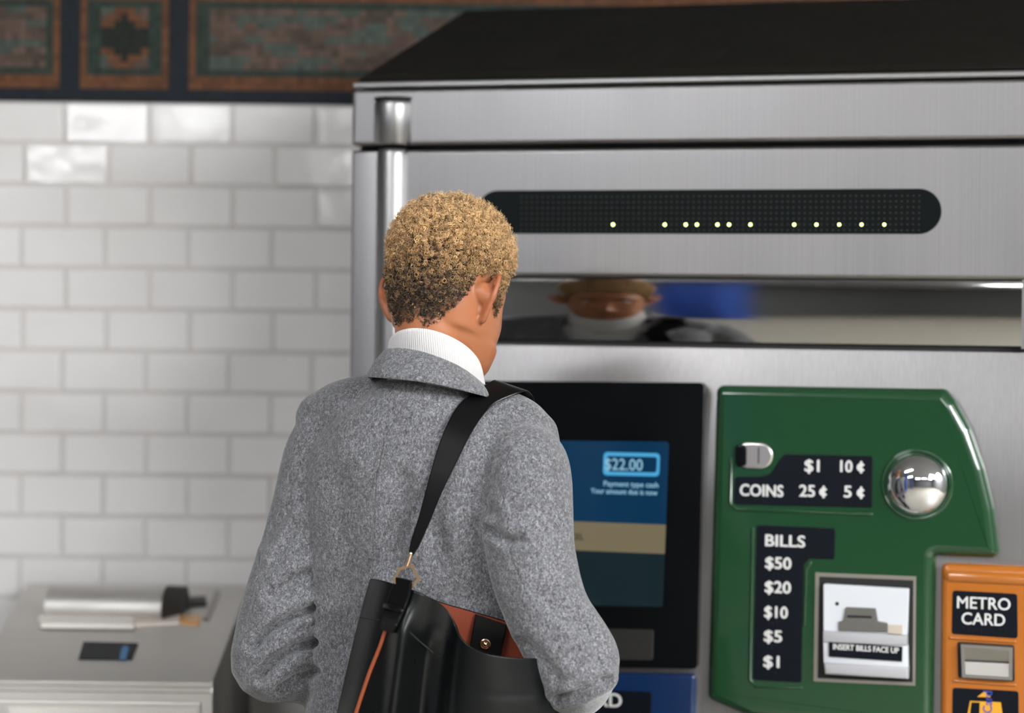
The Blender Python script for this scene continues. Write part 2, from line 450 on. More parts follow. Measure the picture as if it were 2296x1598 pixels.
# dot matrix display
p_l, p_r = xx(1070, 475), xx(2111, 475); zt, zb = zz(1600, 425), zz(1600, 524)
hr = (zt-zb)/2; zc = (zt+zb)/2
pill = [(p_r-hr+hr*cos(a), zc+hr*sin(a)) for a in np.linspace(-pi/2, pi/2, 24)] + [(p_l+hr+hr*cos(a), zc+hr*sin(a)) for a in np.linspace(pi/2, 3*pi/2, 24)]
M_DISP = mat('display_smoked', (.004,.0055,.0055), .4, Specular_IOR_Level=.08)
bm = bmesh.new(); prism(bm, pill, -.0012, .004, .0004, 2); disp = obj('dot_display', bm, M_DISP, tvm, smooth=40)
pitch = (xx(1983,503)-xx(1779,503))/16.0
x9 = xx(1983, 503); z9 = zz(1983, 503)
M_DOT = mat('unlit_dot', (.055,.052,.042), .3); M_LED = emit('lit_dot', (.80,1.0,.30), 9.0)
bm = bmesh.new()
for i in range(-66, 7):
    for j in range(-1, 6):
        cx, cz = x9+i*pitch, z9+j*pitch
        if cx < p_l+.02: continue
        k = 6
        bm.faces.new([bm.verts.new((cx+.0010*cos(2*pi*a/k), -.00128, cz+.0010*sin(2*pi*a/k))) for a in range(k)])
tag(obj('unlit_dots', bm, M_DOT, disp), kind='stuff')
for u in (1375,1491,1538,1563,1609,1635,1683,1781,1831,1882,1932,1983):
    bm = bmesh.new(); lathe(bm, [(.0021,0),(.0019,-.0009),(.0011,-.0016),(.0002,-.0019)], (xx(u,503), -.0012, zz(u,503.5)), 'y', 12)
    obj('lit_dot', bm, M_LED, disp, smooth=180)
# polished strip: a convex bull-nose set back under the sign panel
bm = bmesh.new()
x0, x1 = CX+.004, xx(2289, 700); nz = 28
Rs, zc0 = .30, zz(1500, 668)
prof = []
for k in range(nz+1):
    z = Z_SB+.004+(Z_ST-Z_SB-.006)*k/nz; prof.append((.0165-(math.sqrt(Rs*Rs-(z-zc0)**2)-Rs)*1.0, z))
loft(bm, [[(x, y, z) for y, z in prof] for x in np.linspace(x0, x1, 60)], closed=False)
obj('polished_strip', bm, M_MIRROR, tvm, smooth=180)
bm = bmesh.new(); box(bm, x1+.001, W_M-.003, .004, .05, Z_SB, Z_ST); obj('strip_end', bm, M_STEEL, tvm)
# lower face: sloping sill under the strip, then the flat fascia carrying the modules
bm = bmesh.new()
sill = [(.036, Z_SB-.002), (.0265, Z_SB-.0035), (.024, Z_SB-.006)]
zs0 = Z_SB-.006; zs1 = Z_SB-.26
for k in range(1, 15):
    t = k/14; sill.append((.024*(1-t)**2.0, zs0+(zs1-zs0)*t))
sill += [(0, .06), (.03, .05)]
loft(bm, [[(x, y, z) for y, z in sill] for x in (CX+CR*.6, W_M*.5, W_M)], closed=False)
obj('lower_fascia', bm, M_STEEL, tvm, smooth=30)
bm = bmesh.new(); prism(bm, [(.0,.05),(CX-.004,.05),(CX-.004,Z_SP),(.0,Z_SP)], 0, .06, .006, 4); obj('side_trim', bm, M_STEEL, tvm, smooth=40)

def poly(pts, n=0): return [ms(u, v, n) for u, v in pts]
RAISE = .016
# black screen module
blk = poly([(955,853),(1578,858),(1563,1499),(940,1490)], RAISE)
scr = poly([(985,985),(1500,990),(1486,1362),(975,1350)], RAISE)
bm = bmesh.new()
o_ = round_poly(blk, .008, 4); i_ = round_poly(scr, .006, 4)
def ordered(p):
    return p
frame_prism(bm, o_, i_, -RAISE, .004, 0)
bmesh.ops.bevel(bm, geom=[e for e in bm.edges if abs(e.verts[0].co.y+RAISE) < 1e-5 and abs(e.verts[1].co.y+RAISE) < 1e-5 and len(e.link_faces) == 2 and e.calc_face_angle(0) > .5], offset=.004, segments=3, affect='EDGES')
scm = obj('screen_module', bm, M_BLACKPL, tvm, smooth=50)
sx0, sx1 = min(p[0] for p in scr)+.001, max(p[0] for p in scr)-.001
sz0, sz1 = min(p[1] for p in scr)-.003, max(p[1] for p in scr)+.003
SD = -.0035                                     # the glass sits back inside the bezel
SE = [emit('screen_blue', (.004,.034,.085), 1.0), emit('screen_cream', (.30,.25,.15), .6), emit('screen_teal', (.012,.026,.032), .8), emit('screen_cyan', (.08,.40,.70), .95), emit('screen_text', (.30,.58,.75), .9), emit('screen_ink', (.05,.05,.04), .5)]
for m_ in SE:
    b_ = nodes(m_)[2]; b_.inputs['Roughness'].default_value = .12
bm = bmesh.new()
def strip(v0, v1, mi, y, a=sx0, b=sx1):
    za0, za1 = zz(1380, v1, -SD), zz(1380, v0, -SD)
    bm.faces.new([bm.verts.new(q) for q in ((a,y,za0),(b,y,za0),(b,y,za1),(a,y,za1))]).material_index = mi
strip(970, 1172, 0, SD); strip(1172, 1237, 1, SD); strip(1237, 1375, 2, SD)
fr = [ms(u, v, -SD) for u, v in ((1354,1013),(1480,1016),(1478,1068),(1352,1065))]
fo = round_poly(fr, .007, 4); fi = round_poly([(fr[0][0]+.0055,fr[0][1]-.006),(fr[1][0]-.0045,fr[1][1]-.006),(fr[2][0]-.0045,fr[2][1]+.006),(fr[3][0]+.0055,fr[3][1]+.006)], .004, 4)
frame_prism(bm, fo, fi, SD-.0006, SD-.0001, 3)
a = ms(1356, 1052, -SD); b = ms(1441, 1052, -SD)
text_into(bm, '$22.00', a[0], a[1], SD-.0006, .0185, 4, width=b[0]-a[0], depth=.0003, bold=.01)
for s_, u0, u1, v in (('Payment type cash', 1354, 1476, 1089), ('Your amount due is now', 1325, 1474, 1105)):
    a = ms(u0, v, -SD); b = ms(u1, v, -SD)
    text_into(bm, s_, a[0], a[1], SD-.0002, .0085, 4, width=b[0]-a[0], depth=.0003, bold=.02)
a = ms(1309, 1210, -SD)
text_into(bm, 'CANCEL', a[0], a[1], SD-.0002, .010, 5, depth=.0003, bold=.02, align='RIGHT')
tag(obj('screen', bm, SE, scm), 'glowing blue touch screen showing $22.00 above a cream button bar')
# embossed plate under the screen
pp = poly([(1200,1405),(1466,1411),(1464,1480),(1198,1474)], RAISE)
bm = bmesh.new(); prism(bm, round_poly(pp, .005, 4), -RAISE-.002, -RAISE+.0005, .001, 2)
rr = random.Random(2)
for k in range(9):
    for j in range(2):
        cx = pp[1][0]-.014-k*.0068; cz = pp[1][1]-.012-j*.012
        for q in range(3):
            bx, bz = cx+rr.choice((-1,1))*.0012, cz-q*.0024
            lathe(bm, [(.0008,0),(.0006,-.0005),(.0001,-.0007)], (bx,-RAISE-.002,bz), 'y', 6)
obj('braille_plate', bm, mat('braille_black', (.014,.014,.013), .5), scm)

# blue card module under it
blu = poly([(940,1505),(1560,1511),(1553,1720),(930,1712)], RAISE)
bm = bmesh.new(); prism(bm, round_poly(blu, .008, 4), -RAISE, .002, .006, 4); bcm = obj('blue_module', bm, M_BLUE, tvm, smooth=50)
pl = poly([(1180,1540),(1462,1551),(1459,1660),(1178,1650)], RAISE)
bm = bmesh.new(); prism(bm, round_poly(pl, .005, 4), -RAISE-.0015, -RAISE+.0005, .001, 2)
a = ms(1394, 1585, RAISE); text_into(bm, 'CARD', a[0], a[1], -RAISE-.0015, .0225, 1, align='RIGHT', bold=.02)
obj('label_plate', bm, [M_PLATE, M_LETTER], bcm)

# green money module
g = [(1603,863),(2119,872),(2142,900),(2175,960),(2207,1050),(2228,1140),(2241,1252),(2096,1247),(2090,1640),(1680,1610),(1583,1568)]
gp = round_poly(poly(g, RAISE+.006), [.0135,.0135,.03,.03,.03,.03,.0135,.004,.0135,.05,.014], 5)
GR = RAISE+.006
bm = bmesh.new(); prism(bm, gp, -GR, .002, .017, 7); grn = obj('money_module', bm, M_GREEN, tvm, smooth=50)
def sunk(name, pts, r, parent, mats, lip, n, build=None, depth=.0012):
    """a label let into a moulding: raised lip of the moulding's own colour round it is a child of the parent"""
    pts_ = poly(pts, n); o2 = round_poly(pts_, r, 5)
    bm = bmesh.new(); prism(bm, o2, -n-depth, -n+.001, .0008, 2)
    if build: build(bm, -n-depth)
    return obj(name, bm, mats, parent)
def braille(bm, u, v, n, ncell, y, seed):
    rr = random.Random(seed); x0, z0 = ms(u, v, n)
    for k in range(ncell):
        for q in range(3):
            for s_ in (0, 1):
                if rr.random() < .5: lathe(bm, [(.0009,0),(.0007,-.0006),(.0001,-.0008)], (x0+k*.0062+s_*.0024, y, z0-q*.0024), 'y', 6, 0)
def label(bm, s_, u0, u1, vb, h, n, y, bold=.035):
    a = ms(u0, vb, n); b = ms(u1, vb, n); e = bold*h
    text_into(bm, s_, a[0]+e, a[1], y, h*.95, 1, width=b[0]-a[0]-2*e, bold=bold)
PXM = .00067
def coins(bm, y):
    label(bm, 'COINS', 1659, 1757, 1110, 29*PXM, GR, y)
    label(bm, '$1', 1804, 1838, 1056, 30*PXM, GR, y); label(bm, '10', 1884, 1912, 1057, 29*PXM, GR, y); label(bm, '¢', 1921, 1941, 1057, 27*PXM, GR, y)
    label(bm, '25', 1792, 1828, 1112, 29*PXM, GR, y); label(bm, '¢', 1837, 1857, 1112, 27*PXM, GR, y)
    label(bm, '5', 1892, 1910, 1114, 29*PXM, GR, y); label(bm, '¢', 1921, 1941, 1114, 27*PXM, GR, y)
    for i, (u, v, c) in enumerate(((1690,1117,4),(1805,1063,3),(1888,1063,4),(1798,1119,5),(1895,1121,4))): braille(bm, u, v, GR, c, y, i)
def bills(bm, y):
    for s_, u0, u1, vb in (('BILLS',1716,1806,1223),('$50',1716,1775,1273),('$20',1715,1774,1327),('$10',1714,1767,1383),('$5',1713,1754,1437),('$1',1712,1748,1494)):
        label(bm, s_, u0, u1, vb, 29*PXM, GR, y); braille(bm, u0+8, vb+8, GR, 3, y, vb)
cpts = [(1648,1068),(1700,1068),(1728,1062),(1745,1035),(1760,1018),(1957,1022),(1955,1138),(1646,1131)]
sunk('coin_label_plate', cpts, [.006,.002,.012,.012,.006,.004,.004,.006], grn, [M_PLATE, M_LETTER], 0, GR, coins)
bpts = [(1697,1176),(1873,1184),(1871,1254),(1815,1252),(1802,1266),(1797,1530),(1688,1524)]
sunk('bill_label_plate', bpts, [.005,.005,.004,.004,.004,.005,.006], grn, [M_PLATE, M_LETTER], 0, GR, bills)
def lip(parent, m, pts, n, r=.0024, closed=False, rad=.004):
    """rolled edge standing proud of a moulding beside a recess"""
    P = [Vector((*p, 0)) for p in poly(pts, n)]
    bm = bmesh.new(); tube(bm, [(p.x, -n-.0003, p.y) for p in P], [r]*len(P), 10, 1, True)
    return obj('rolled_edge', bm, m, parent, smooth=180)
lip(grn, M_GREEN, [(1640,1030),(1638,1128),(1652,1142),(1954,1152)], GR)
lip(grn, M_GREEN, [(1688,1186),(1682,1522),(1694,1538),(1796,1541)], GR)
lip(grn, M_GREEN, [(1818,1262),(1808,1275),(1804,1400)], GR)
# coin slot: a stadium of cast metal with a black push button and a slit
bm = bmesh.new()
ca, cb, cz, ch = xx(1652,1021,GR), xx(1734,1022,GR), zz(1690,1021,GR), 30*PXM
stad = [(cb-ch+ch*cos(a), cz+ch*sin(a)) for a in np.linspace(-pi/2, pi/2, 14)] + [(ca+ch*.8+ch*.8*cos(a), cz+ch*sin(a)) for a in np.linspace(pi/2, 3*pi/2, 14)]
prism(bm, stad, -GR-.004, -GR+.002, .003, 4, 0)
box(bm, xx(1702,1021,GR)-.0009, xx(1702,1021,GR)+.0009, -GR-.0046, -GR-.003, cz-.012, cz+.013, mi=1)
csl = obj('coin_slot', bm, [mat('cast_metal', (.72,.68,.66), .3, 1.0), M_GAP], grn, smooth=50)
bm = bmesh.new(); x_ = xx(1663,1021,GR); bw = .0085
prism(bm, round_poly([(x_-bw,cz-.0165),(x_+bw,cz-.0165),(x_+bw,cz+.0165),(x_-bw,cz+.0165)], .006, 5), -GR-.007, -GR-.003, .003, 4); obj('push_button', bm, M_BLACKPL, csl, smooth=50)
# chrome dome in a ring
dx, dz = ms(2056, 1086, GR); dr = 72*PXM
bm = bmesh.new(); prof = [(dr*sin(t), -GR+.004-.030*cos(t)/1.0) for t in np.linspace(pi/2, .02, 26)]
lathe(bm, prof, (dx, 0, dz), 'y', 64); obj('chrome_dome', bm, M_CHROME, grn, smooth=180)
bm = bmesh.new(); lathe(bm, [(dr+.007,-GR+.001),(dr+.006,-GR-.0015),(dr+.003,-GR-.0025),(dr+.0005,-GR-.001),(dr,-GR+.002)], (dx,0,dz), 'y', 64); obj('dome_ring', bm, M_GREEN, grn, smooth=180)
# bill acceptor
N2 = GR+.0015
bo = poly([(1828,1283),(2054,1292),(2052,1537),(1824,1527)], N2)
zf = lambda p, q, t: (p[0]*(1-t)+q[0]*t, p[1]*(1-t)+q[1]*t)
bi = [(bo[0][0]+.006,bo[0][1]-.006),(bo[1][0]-.004,bo[1][1]-.006),(bo[2][0]-.004,bo[2][1]+.005),(bo[3][0]+.006,bo[3][1]+.005)]
bm = bmesh.new(); frame_prism(bm, bo, bi, -N2, -GR+.001, 0); 
bac = obj('bill_acceptor', bm, mat('acceptor_frame', (.25,.23,.20), .5, .6), grn)
bm = bmesh.new(); prism(bm, bi, -GR-.0006, -GR+.0005, 0); obj('acceptor_recess', bm, M_GAP, bac)
NF = GR+.012
def aq(pts): return poly(pts, NF)
bm = bmesh.new()
face = aq([(1846,1309),(2037,1320),(2034,1424),(1846,1414)]); prism(bm, round_poly(face,.002,2), -NF, -GR, .001, 2, 0)
fl = aq([(1846,1414),(2034,1424),(2034,1446),(1846,1439)]); prism(bm, fl, -NF-.003, -GR, .0015, 2, 1)
fl = aq([(1846,1440),(2035,1447),(2036,1497),(1847,1484)]); prism(bm, fl, -NF-.001, -GR, .001, 2, 0)
fl = aq([(1847,1484),(2037,1494),(2036,1522),(1850,1511)]); prism(bm, fl, -NF-.004, -GR, .004, 3, 1)
ho = aq([(1877,1353),(1877.1,1353)])[0]; lathe(bm, [(.003,-NF-.0004),(.002,-NF-.0006)], (ho[0],0,ho[1]), 'y', 12, 2)
obj('acceptor_face', bm, [M_WHITEPL, M_GREYPL, M_GAP], bac, smooth=40)
bm = bmesh.new()
sl = aq([(1897,1360),(1964,1363),(1969,1392),(1990,1396),(1989,1417),(1881,1413),(1881,1393),(1891,1391)])
prism(bm, round_poly(sl, .001, 2), -NF-.0035, -NF+.001, .0015, 2, 0)
ib = aq([(1901,1378),(1955,1380),(1956,1385),(1900,1383)]); prism(bm, ib, -NF-.0042, -NF-.003, 0, 1, 1)
obj('bill_slot', bm, [mat('slot_dark', (.10,.095,.085), .5), M_GAP], bac)
bm = bmesh.new(); prism(bm, aq([(1991,1399),(2024,1401),(2023,1423),(1990,1419)]), -NF-.003, -NF+.001, .001, 2); obj('sensor_window', bm, M_CREAM, bac)
bm = bmesh.new(); pts = aq([(1859,1438),(2024,1449),(2023,1482),(1859,1471)]); prism(bm, pts, -NF-.0036, -NF+.001, .0004, 2, 0)
a = ms(1868, 1455, NF+.004); b = ms(2015, 1466, NF+.004); text_into(bm, 'INSERT BILLS FACE UP', a[0], a[1], -NF-.0036, .0088, 1, width=b[0]-a[0], bold=.035, rot=math.atan2(b[1]-a[1], b[0]-a[0])*.5, depth=.0006)
obj('instruction_plate', bm, [M_PLATE, M_LETTER], bac)

# orange card module
OR_ = RAISE+.004
op = round_poly(poly([(2109,1262),(2400,1274),(2396,1760),(2106,1745)], OR_), .0115, 4)
bm = bmesh.new(); prism(bm, op, -OR_, .002, .010, 5); org = obj('card_module', bm, M_ORANGE, tvm, smooth=50)
bm = bmesh.new(); tube(bm, [(xx(2130,1283,OR_),-OR_+.006,zz(2130,1292,OR_)),(xx(2390,1296,OR_),-OR_+.006,zz(2390,1305,OR_))], [.0105,.0105], 24, 1, True); obj('rounded_ridge', bm, M_ORANGE, org, smooth=180)
def metro(bm, y):
    label(bm, 'METRO', 2146, 2266, 1362, 29*PXM, OR_, y, .02); label(bm, 'CARD', 2156, 2254, 1398, 29*PXM, OR_, y, .02)
    braille(bm, 2160, 1405, OR_, 5, y, 71); braille(bm, 2224, 1409, OR_, 4, y, 72)
sunk('card_label_plate', [(2136,1323),(2281,1331),(2282,1431),(2134,1421)], .005, org, [M_PLATE, M_LETTER], 0, OR_, metro)
fp = poly([(2146,1438),(2274,1446),(2275,1528),(2148,1519)], OR_+.001)
bm = bmesh.new(); prism(bm, round_poly(fp,.004,4), -OR_-.0012, -OR_+.001, .0004, 2, 1)
q = poly([(2155,1443),(2271,1450),(2270,1524),(2158,1517)], OR_+.004)
inn = [(q[0][0]+.005,q[0][1]-.005),(q[1][0]-.005,q[1][1]-.005),(q[2][0]-.005,q[2][1]+.005),(q[3][0]+.005,q[3][1]+.005)]
frame_prism(bm, q, inn, -OR_-.0095, -OR_+.001, 0)
zm = (inn[0][1]+inn[2][1])/2
# two sloping faces of the card mouth meeting at a dark slit
vs = [bm.verts.new(p) for p in ((inn[0][0],-OR_-.0090,inn[0][1]),(inn[1][0],-OR_-.0090,inn[1][1]),(inn[1][0],-OR_-.0015,zm),(inn[0][0],-OR_-.0015,zm))]; bm.faces.new(vs).material_index = 0
vs = [bm.verts.new(p) for p in ((inn[0][0],-OR_-.0045,zm-.001),(inn[1][0],-OR_-.0045,zm-.001),(inn[2][0],-OR_-.0090,inn[2][1]),(inn[3][0],-OR_-.0090,inn[3][1]))]; bm.faces.new(vs).material_index = 0
vs = [bm.verts.new(p) for p in ((inn[0][0],-OR_-.0015,zm),(inn[1][0],-OR_-.0015,zm),(inn[1][0],-OR_-.0045,zm-.001),(inn[0][0],-OR_-.0045,zm-.001))]; bm.faces.new(vs).material_index = 1
obj('card_slot', bm, [mat('slot_steel', (.42,.40,.37), .38, 1.0), M_GAP], org)
def cardpic(bm, y):
    def flat(pts, mi, k=.0004):
        prism(bm, poly(pts, OR_+.0016), y-k, y+.0002, 0, 1, mi)
    flat([(2208,1549),(2222,1563),(2191,1562)], 1)
    flat([(2175,1571),(2244,1574),(2262,1700),(2152,1695)], 1)
    flat([(2178,1574),(2197,1574.5),(2192,1698),(2164,1696)], 0, .0007)
    a = ms(2202, 1660, OR_); text_into(bm, 'MetroCard', a[0]+.014, a[1], y-.0004, .014, 2, rot=pi/2, depth=.0003, bold=.035, width=.075)
sunk('card_picture_plate', [(2136,1541),(2284,1549),(2285,1720),(2134,1712)], .005, org, [M_PLATE, M_GOLDPR, M_CARDBL], 0, OR_, cardpic)
lip(org, M_ORANGE, [(2130,1429),(2275,1438)], OR_); lip(org, M_ORANGE, [(2140,1526),(2275,1535)], OR_)

# ------------------------------------------------------------------ turnstile cabinet at the left
FY = 3.80                                       # depth of its front face
fx0, fx1 = at(-40, 1560, FY).x, at(477, 1560, FY).x
zf_ = at(300, 1532, FY).z
ty = FY+.20; tz = at(300, 1402, ty).z           # fold between the sloping face and the top
by = WALL_Y-.03; bz = at(300, 1309, by).z
xr = fx1
tur = thing('turnstile_cabinet', ((fx0+fx1)/2, FY, 0), 'low stainless steel turnstile cabinet with sloping face and small dark display by the tiled wall', 'turnstile')
bm = bmesh.new()
prof = [(FY, 0), (FY, zf_-.012), (FY-.004, zf_-.006), (FY-.004, zf_+.002), (FY+.006, zf_+.006), (ty, tz), (by, bz), (by, 0)]
xl = [at(-40,1560,FY).x]*4+[at(-20,1525,FY).x]+[at(6,1400,ty).x, at(60,1309,by).x, at(60,1309,by).x]
xrr = [at(477,1560,FY).x]*3+[at(477,1530,FY).x]*2+[at(524,1402,ty).x, at(563,1312,by).x, at(565,1312,by).x]
vl = [bm.verts.new((x,y,z)) for x,(y,z) in zip(xl,prof)]; vr_ = [bm.verts.new((x,y,z)) for x,(y,z) in zip(xrr,prof)]
for i in range(len(prof)-1): bm.faces.new((vl[i], vr_[i], vr_[i+1], vl[i+1]))
bm.faces.new(vl); fR = bm.faces.new(list(reversed(vr_))); fR.material_index = 1
bm.faces.new((vl[0], vl[-1], vr_[-1], vr_[0]))
bmesh.ops.bevel(bm, geom=[e for e in bm.edges], offset=.003, segments=2, affect='EDGES')
obj('cabinet', bm, [M_BINST, mat('side_brown', (.10,.088,.075), .5, .4)], tur, smooth=25, world=True)
def top_pt(u, v, lift=0):                       # on the top plane between (ty, tz) and (by, bz)
    nrm = Vector((0, -(bz-tz), by-ty)).normalized(); p0 = Vector((0, ty, tz))+nrm*lift
    r = ray(u, v); return CAM+r*((p0-CAM).dot(nrm)/r.dot(nrm))
def slo_pt(u, v, lift=0):
    a0 = Vector((0, FY+.006, zf_+.006)); nrm = Vector((0, -(tz-a0.z), ty-a0.y)).normalized(); p0 = a0+nrm*lift
    r = ray(u, v); return CAM+r*((p0-CAM).dot(nrm)/r.dot(nrm))
def slab(pts, thick, nrm, bev=.002, bm=None, mi=0):
    bm = bm or bmesh.new()
    a = [bm.verts.new(p) for p in pts]; b = [bm.verts.new(p-nrm*thick) for p in pts]; n = len(a)
    fs = [bm.faces.new(a), bm.faces.new(list(reversed(b)))]+[bm.faces.new((a[i],b[i],b[(i+1)%n],a[(i+1)%n])) for i in range(n)]
    for f in fs: f.material_index = mi
    return bm
sn = Vector((0, -(tz-zf_-.006), ty-FY-.006)).normalized(); tn = Vector((0, -(bz-tz), by-ty)).normalized()
bm = slab([slo_pt(u,v,.002) for u,v in ((176,1476),(296,1477),(310,1441),(187,1438))], .004, sn)
dp = obj('display', bm, mat('display_black', (.003,.005,.007), .3, Specular_IOR_Level=.1), tur, world=True)
bm = bmesh.new()
g_ = [slo_pt(u,v,.0035) for u,v in ((268,1477),(282,1477),(286,1462),(289,1452),(282,1446),(274,1450),(270,1462))]
slab(g_, .001, sn, bm=bm); 
obj('lit_symbol', bm, emit('lit_blue', (.005,.11,.26), .6), dp, world=True)
# raised roll shaped cover on the top with a black bracket at its end
bm = bmesh.new()
c0, c1 = top_pt(114,1356,.014), top_pt(372,1362,.014)
ring = lambda c: [c+Vector((0, .060*cos(a), .036*max(sin(a),-.35))) for a in np.linspace(0, 2*pi, 28, endpoint=False)]
loft(bm, [ring(c0), ring(c0.lerp(c1,.5)), ring(c1)], True, True, True); obj('curved_cover', bm, M_BINST, tur, smooth=40, world=True)
bm = bmesh.new()
c2, c3 = top_pt(374,1362,.015), top_pt(416,1356,.012)
ring2 = lambda c, k: [c+Vector((0, .061*k*cos(a), .037*k*max(sin(a),-.3))) for a in np.linspace(0, 2*pi, 28, endpoint=False)]
loft(bm, [ring2(c2,1.0), ring2(c3,.85)], True, True, True)
slab([top_pt(u,v,.010) for u,v in ((405,1338),(462,1335),(463,1347),(405,1350))], .012, tn, bm=bm)
obj('end_bracket', bm, mat('bracket_black', (.018,.016,.013), .6), tur, smooth=40, world=True)
bm = slab([top_pt(u,v,.006) for u,v in ((85,1382),(98,1375),(300,1377),(300,1399),(92,1397))], .008, tn)
obj('entry_ledge', bm, mat('ledge_cream', (.72,.68,.63), .4), tur, world=True)
bm = slab([top_pt(u,v,.005) for u,v in ((302,1377),(402,1377),(402,1393),(302,1397))], .007, tn)
slab([top_pt(u,v,.0052) for u,v in ((403,1378),(450,1379),(445,1396),(403,1392))], .007, tn, bm=bm, mi=1)
obj('card_guide', bm, [mat('guide_beige', (.58,.52,.46), .4), mat('guide_amber', (.50,.26,.09), .4)], tur, world=True)
bm = slab([top_pt(u,v,.004) for u,v in ((455,1385),(468,1387),(494,1325),(484,1322))], .006, tn); obj('swipe_rail', bm, M_STEELDARK, tur, world=True)
# front face panel line
fy = FY-.006
bm = bmesh.new(); a0 = at(10,1570,fy); a1 = at(450,1570,fy)
box(bm, a0.x-.05, a1.x, fy, fy+.004, .12, a0.z, bev=.002); obj('front_door', bm, M_BINST, tur, world=True)
bm = bmesh.new(); box(bm, at(20,1586,fy).x, at(440,1586,fy).x, fy-.002, fy+.001, .3, at(200,1586,fy).z); obj('door_inset', bm, mat('inset_cream', (.66,.63,.58), .4), tur, world=True)

# ------------------------------------------------------------------ the person
P0 = Vector((-.112, 3.40, 0)); PHI = R(22)
PR = Vector((cos(PHI), -sin(PHI), 0)); PF = Vector((sin(PHI), cos(PHI), 0))
def pp(s, f, z): return P0 + PR*s + PF*f + Vector((0,0,z))        # person frame -> world
def loc(p): q = Vector(p)-P0; return (q.dot(PR), q.dot(PF), q.z)
person = thing('person', P0, 'person with cropped blond curls in grey wool coat and white turtleneck facing the machine', 'person')
HC = at(999, 676, 3.425); HPSI = R(32); HP = R(17)
HM = Matrix.Translation(HC) @ Matrix.Rotation(-HPSI, 4, 'Z') @ Matrix.Rotation(-HP, 4, 'X')
def hp(s, f, z): return HM @ Vector((s, f, z))
HMI = HM.inverted()

def ring_pts(s0, f0, z, w, back, front, ex=2.3, n=48):
    out = []
    for k in range(n):
        a = 2*pi*k/n; ca, sa = cos(a), sin(a)
        x = math.copysign(abs(ca)**(2/ex), ca)*w; y = math.copysign(abs(sa)**(2/ex), sa)
        out.append(pp(s0+x, f0+y*(front if y > 0 else back), z))
    return out

# arms: joints in world space
L_SH, L_EL = pp(-.138, -.012, 1.385), at(614, 1478, 3.415)
R_SH, R_EL = pp(.150, -.015, 1.380), at(1296, 1482, 3.225)
L_WR, R_WR = pp(-.055, .185, 1.075), pp(.085, .170, 1.03)
L_MID, R_MID = at(676, 1200, 3.44), at(1190, 1235, 3.255)

# ---- body: head, neck, inner trunk, limbs and hands as one skin
def head_into(bm):
    Z = [-.107,-.102,-.094,-.08,-.06,-.04,-.02,0,.025,.05,.075,.098,.115,.126,.131]
    FR= [.066,.078,.0855,.0895,.091,.091,.0895,.0885,.0925,.0935,.0885,.073,.051,.028,.002]
    BK= [.030,.012,-.004,-.026,-.052,-.071,-.085,-.094,-.099,-.099,-.093,-.078,-.058,-.034,-.004]
    WD= [.016,.032,.043,.0545,.0630,.0680,.0705,.0700,.0690,.0690,.0670,.0585,.0440,.026,.003]
    zs = np.linspace(-.107, .131, 64); rings = []
    for z in zs:
        fr, bk, wd = interp(Z,FR,z), interp(Z,BK,z), interp(Z,WD,z)
        mid = bk*.35+fr*.65 if z < -.03 else (bk+fr)/2+ .0
        mid = max(bk+.01, min(fr-.01, -.004 if z > -.05 else mid*.6))
        ring = []
        for k in range(72):
            a = 2*pi*k/72; ca, sa = cos(a), sin(a)
            ex = 2.15 if sa < 0 or z > .05 else 2.15+.5*min(1, (.05-z)/.03)
            x = math.copysign(abs(ca)**(2/ex), ca)*wd; y = math.copysign(abs(sa)**(2/ex), sa)
            f = mid+y*((fr-mid) if y > 0 else (mid-bk))
            # features of the face
            if y > 0:
                G = lambda cx, cz, rx, rz: math.exp(-((x-cx)/rx)**2-((z-cz)/rz)**2)
                f += -.010*(G(-.032,.012,.016,.011)+G(.032,.012,.016,.011))          # sockets
                f += .006*(G(-.028,.031,.024,.008)+G(.028,.031,.024,.008))            # brow
                f += .022*G(0,-.026,.0095,.011)+.013*G(0,-.006,.0075,.022)             # nose
                f += .006*(G(-.012,-.030,.007,.007)+G(.012,-.030,.007,.007))           # wings
                f += .0075*G(0,-.0535,.019,.0055)+.0085*G(0,-.066,.016,.006)-.004*G(0,-.0598,.024,.0022)  # lips
                f += .006*G(0,-.092,.016,.011)                                        # chin
                f += .004*(G(-.045,-.018,.02,.016)+G(.045,-.018,.02,.016))            # cheekbones
            ring.append(hp(x, f, z))
        rings.append(ring)
    loft(bm, rings, True, True, True)
    for sg in (-1, 1):                                                                 # ears
        rot = Matrix.Rotation(-HPSI,3,'Z') @ Matrix.Rotation(-HP,3,'X') @ Matrix.Rotation(sg*R(46 if sg < 0 else 47),3,'Z') @ Matrix.Rotation(sg*R(8),3,'Y')
        cen = Vector((-.084 if sg < 0 else .0800,-.012,.003))
        ax = Matrix.Rotation(sg*R(46 if sg < 0 else 47),3,'Z') @ Matrix.Rotation(sg*R(8),3,'Y')
        ell = lambda f, z, n: hp(*(cen+ax @ Vector((sg*n, f, z))))
        ellipsoid(bm, ell(.003,.001,-.002), (.0042,.0155,.027), rot)
        rim = [(.012,.012),(.008,.026),(-.003,.0325),(-.0145,.027),(-.0185,.012),(-.0165,-.005),(-.009,-.020),(0,-.0305),(.006,-.033),(.010,-.027),(.0105,-.016)]
        tube(bm, [ell(f, z, .002) for f, z in rim], [.0034,.0040,.0042,.0042,.0040,.0038,.0040,.0052,.0058,.0050,.0036], 10, 5)
        tube(bm, [ell(.010,.010,.001), ell(-.002,.014,.003), ell(-.008,.002,.0035), ell(-.003,-.013,.003)], [.003,.0035,.0035,.003], 8, 4)
        tube(bm, [ell(.004,.004,-.012), ell(-.001,0,-.004)], [.016,.014], 12, 1)
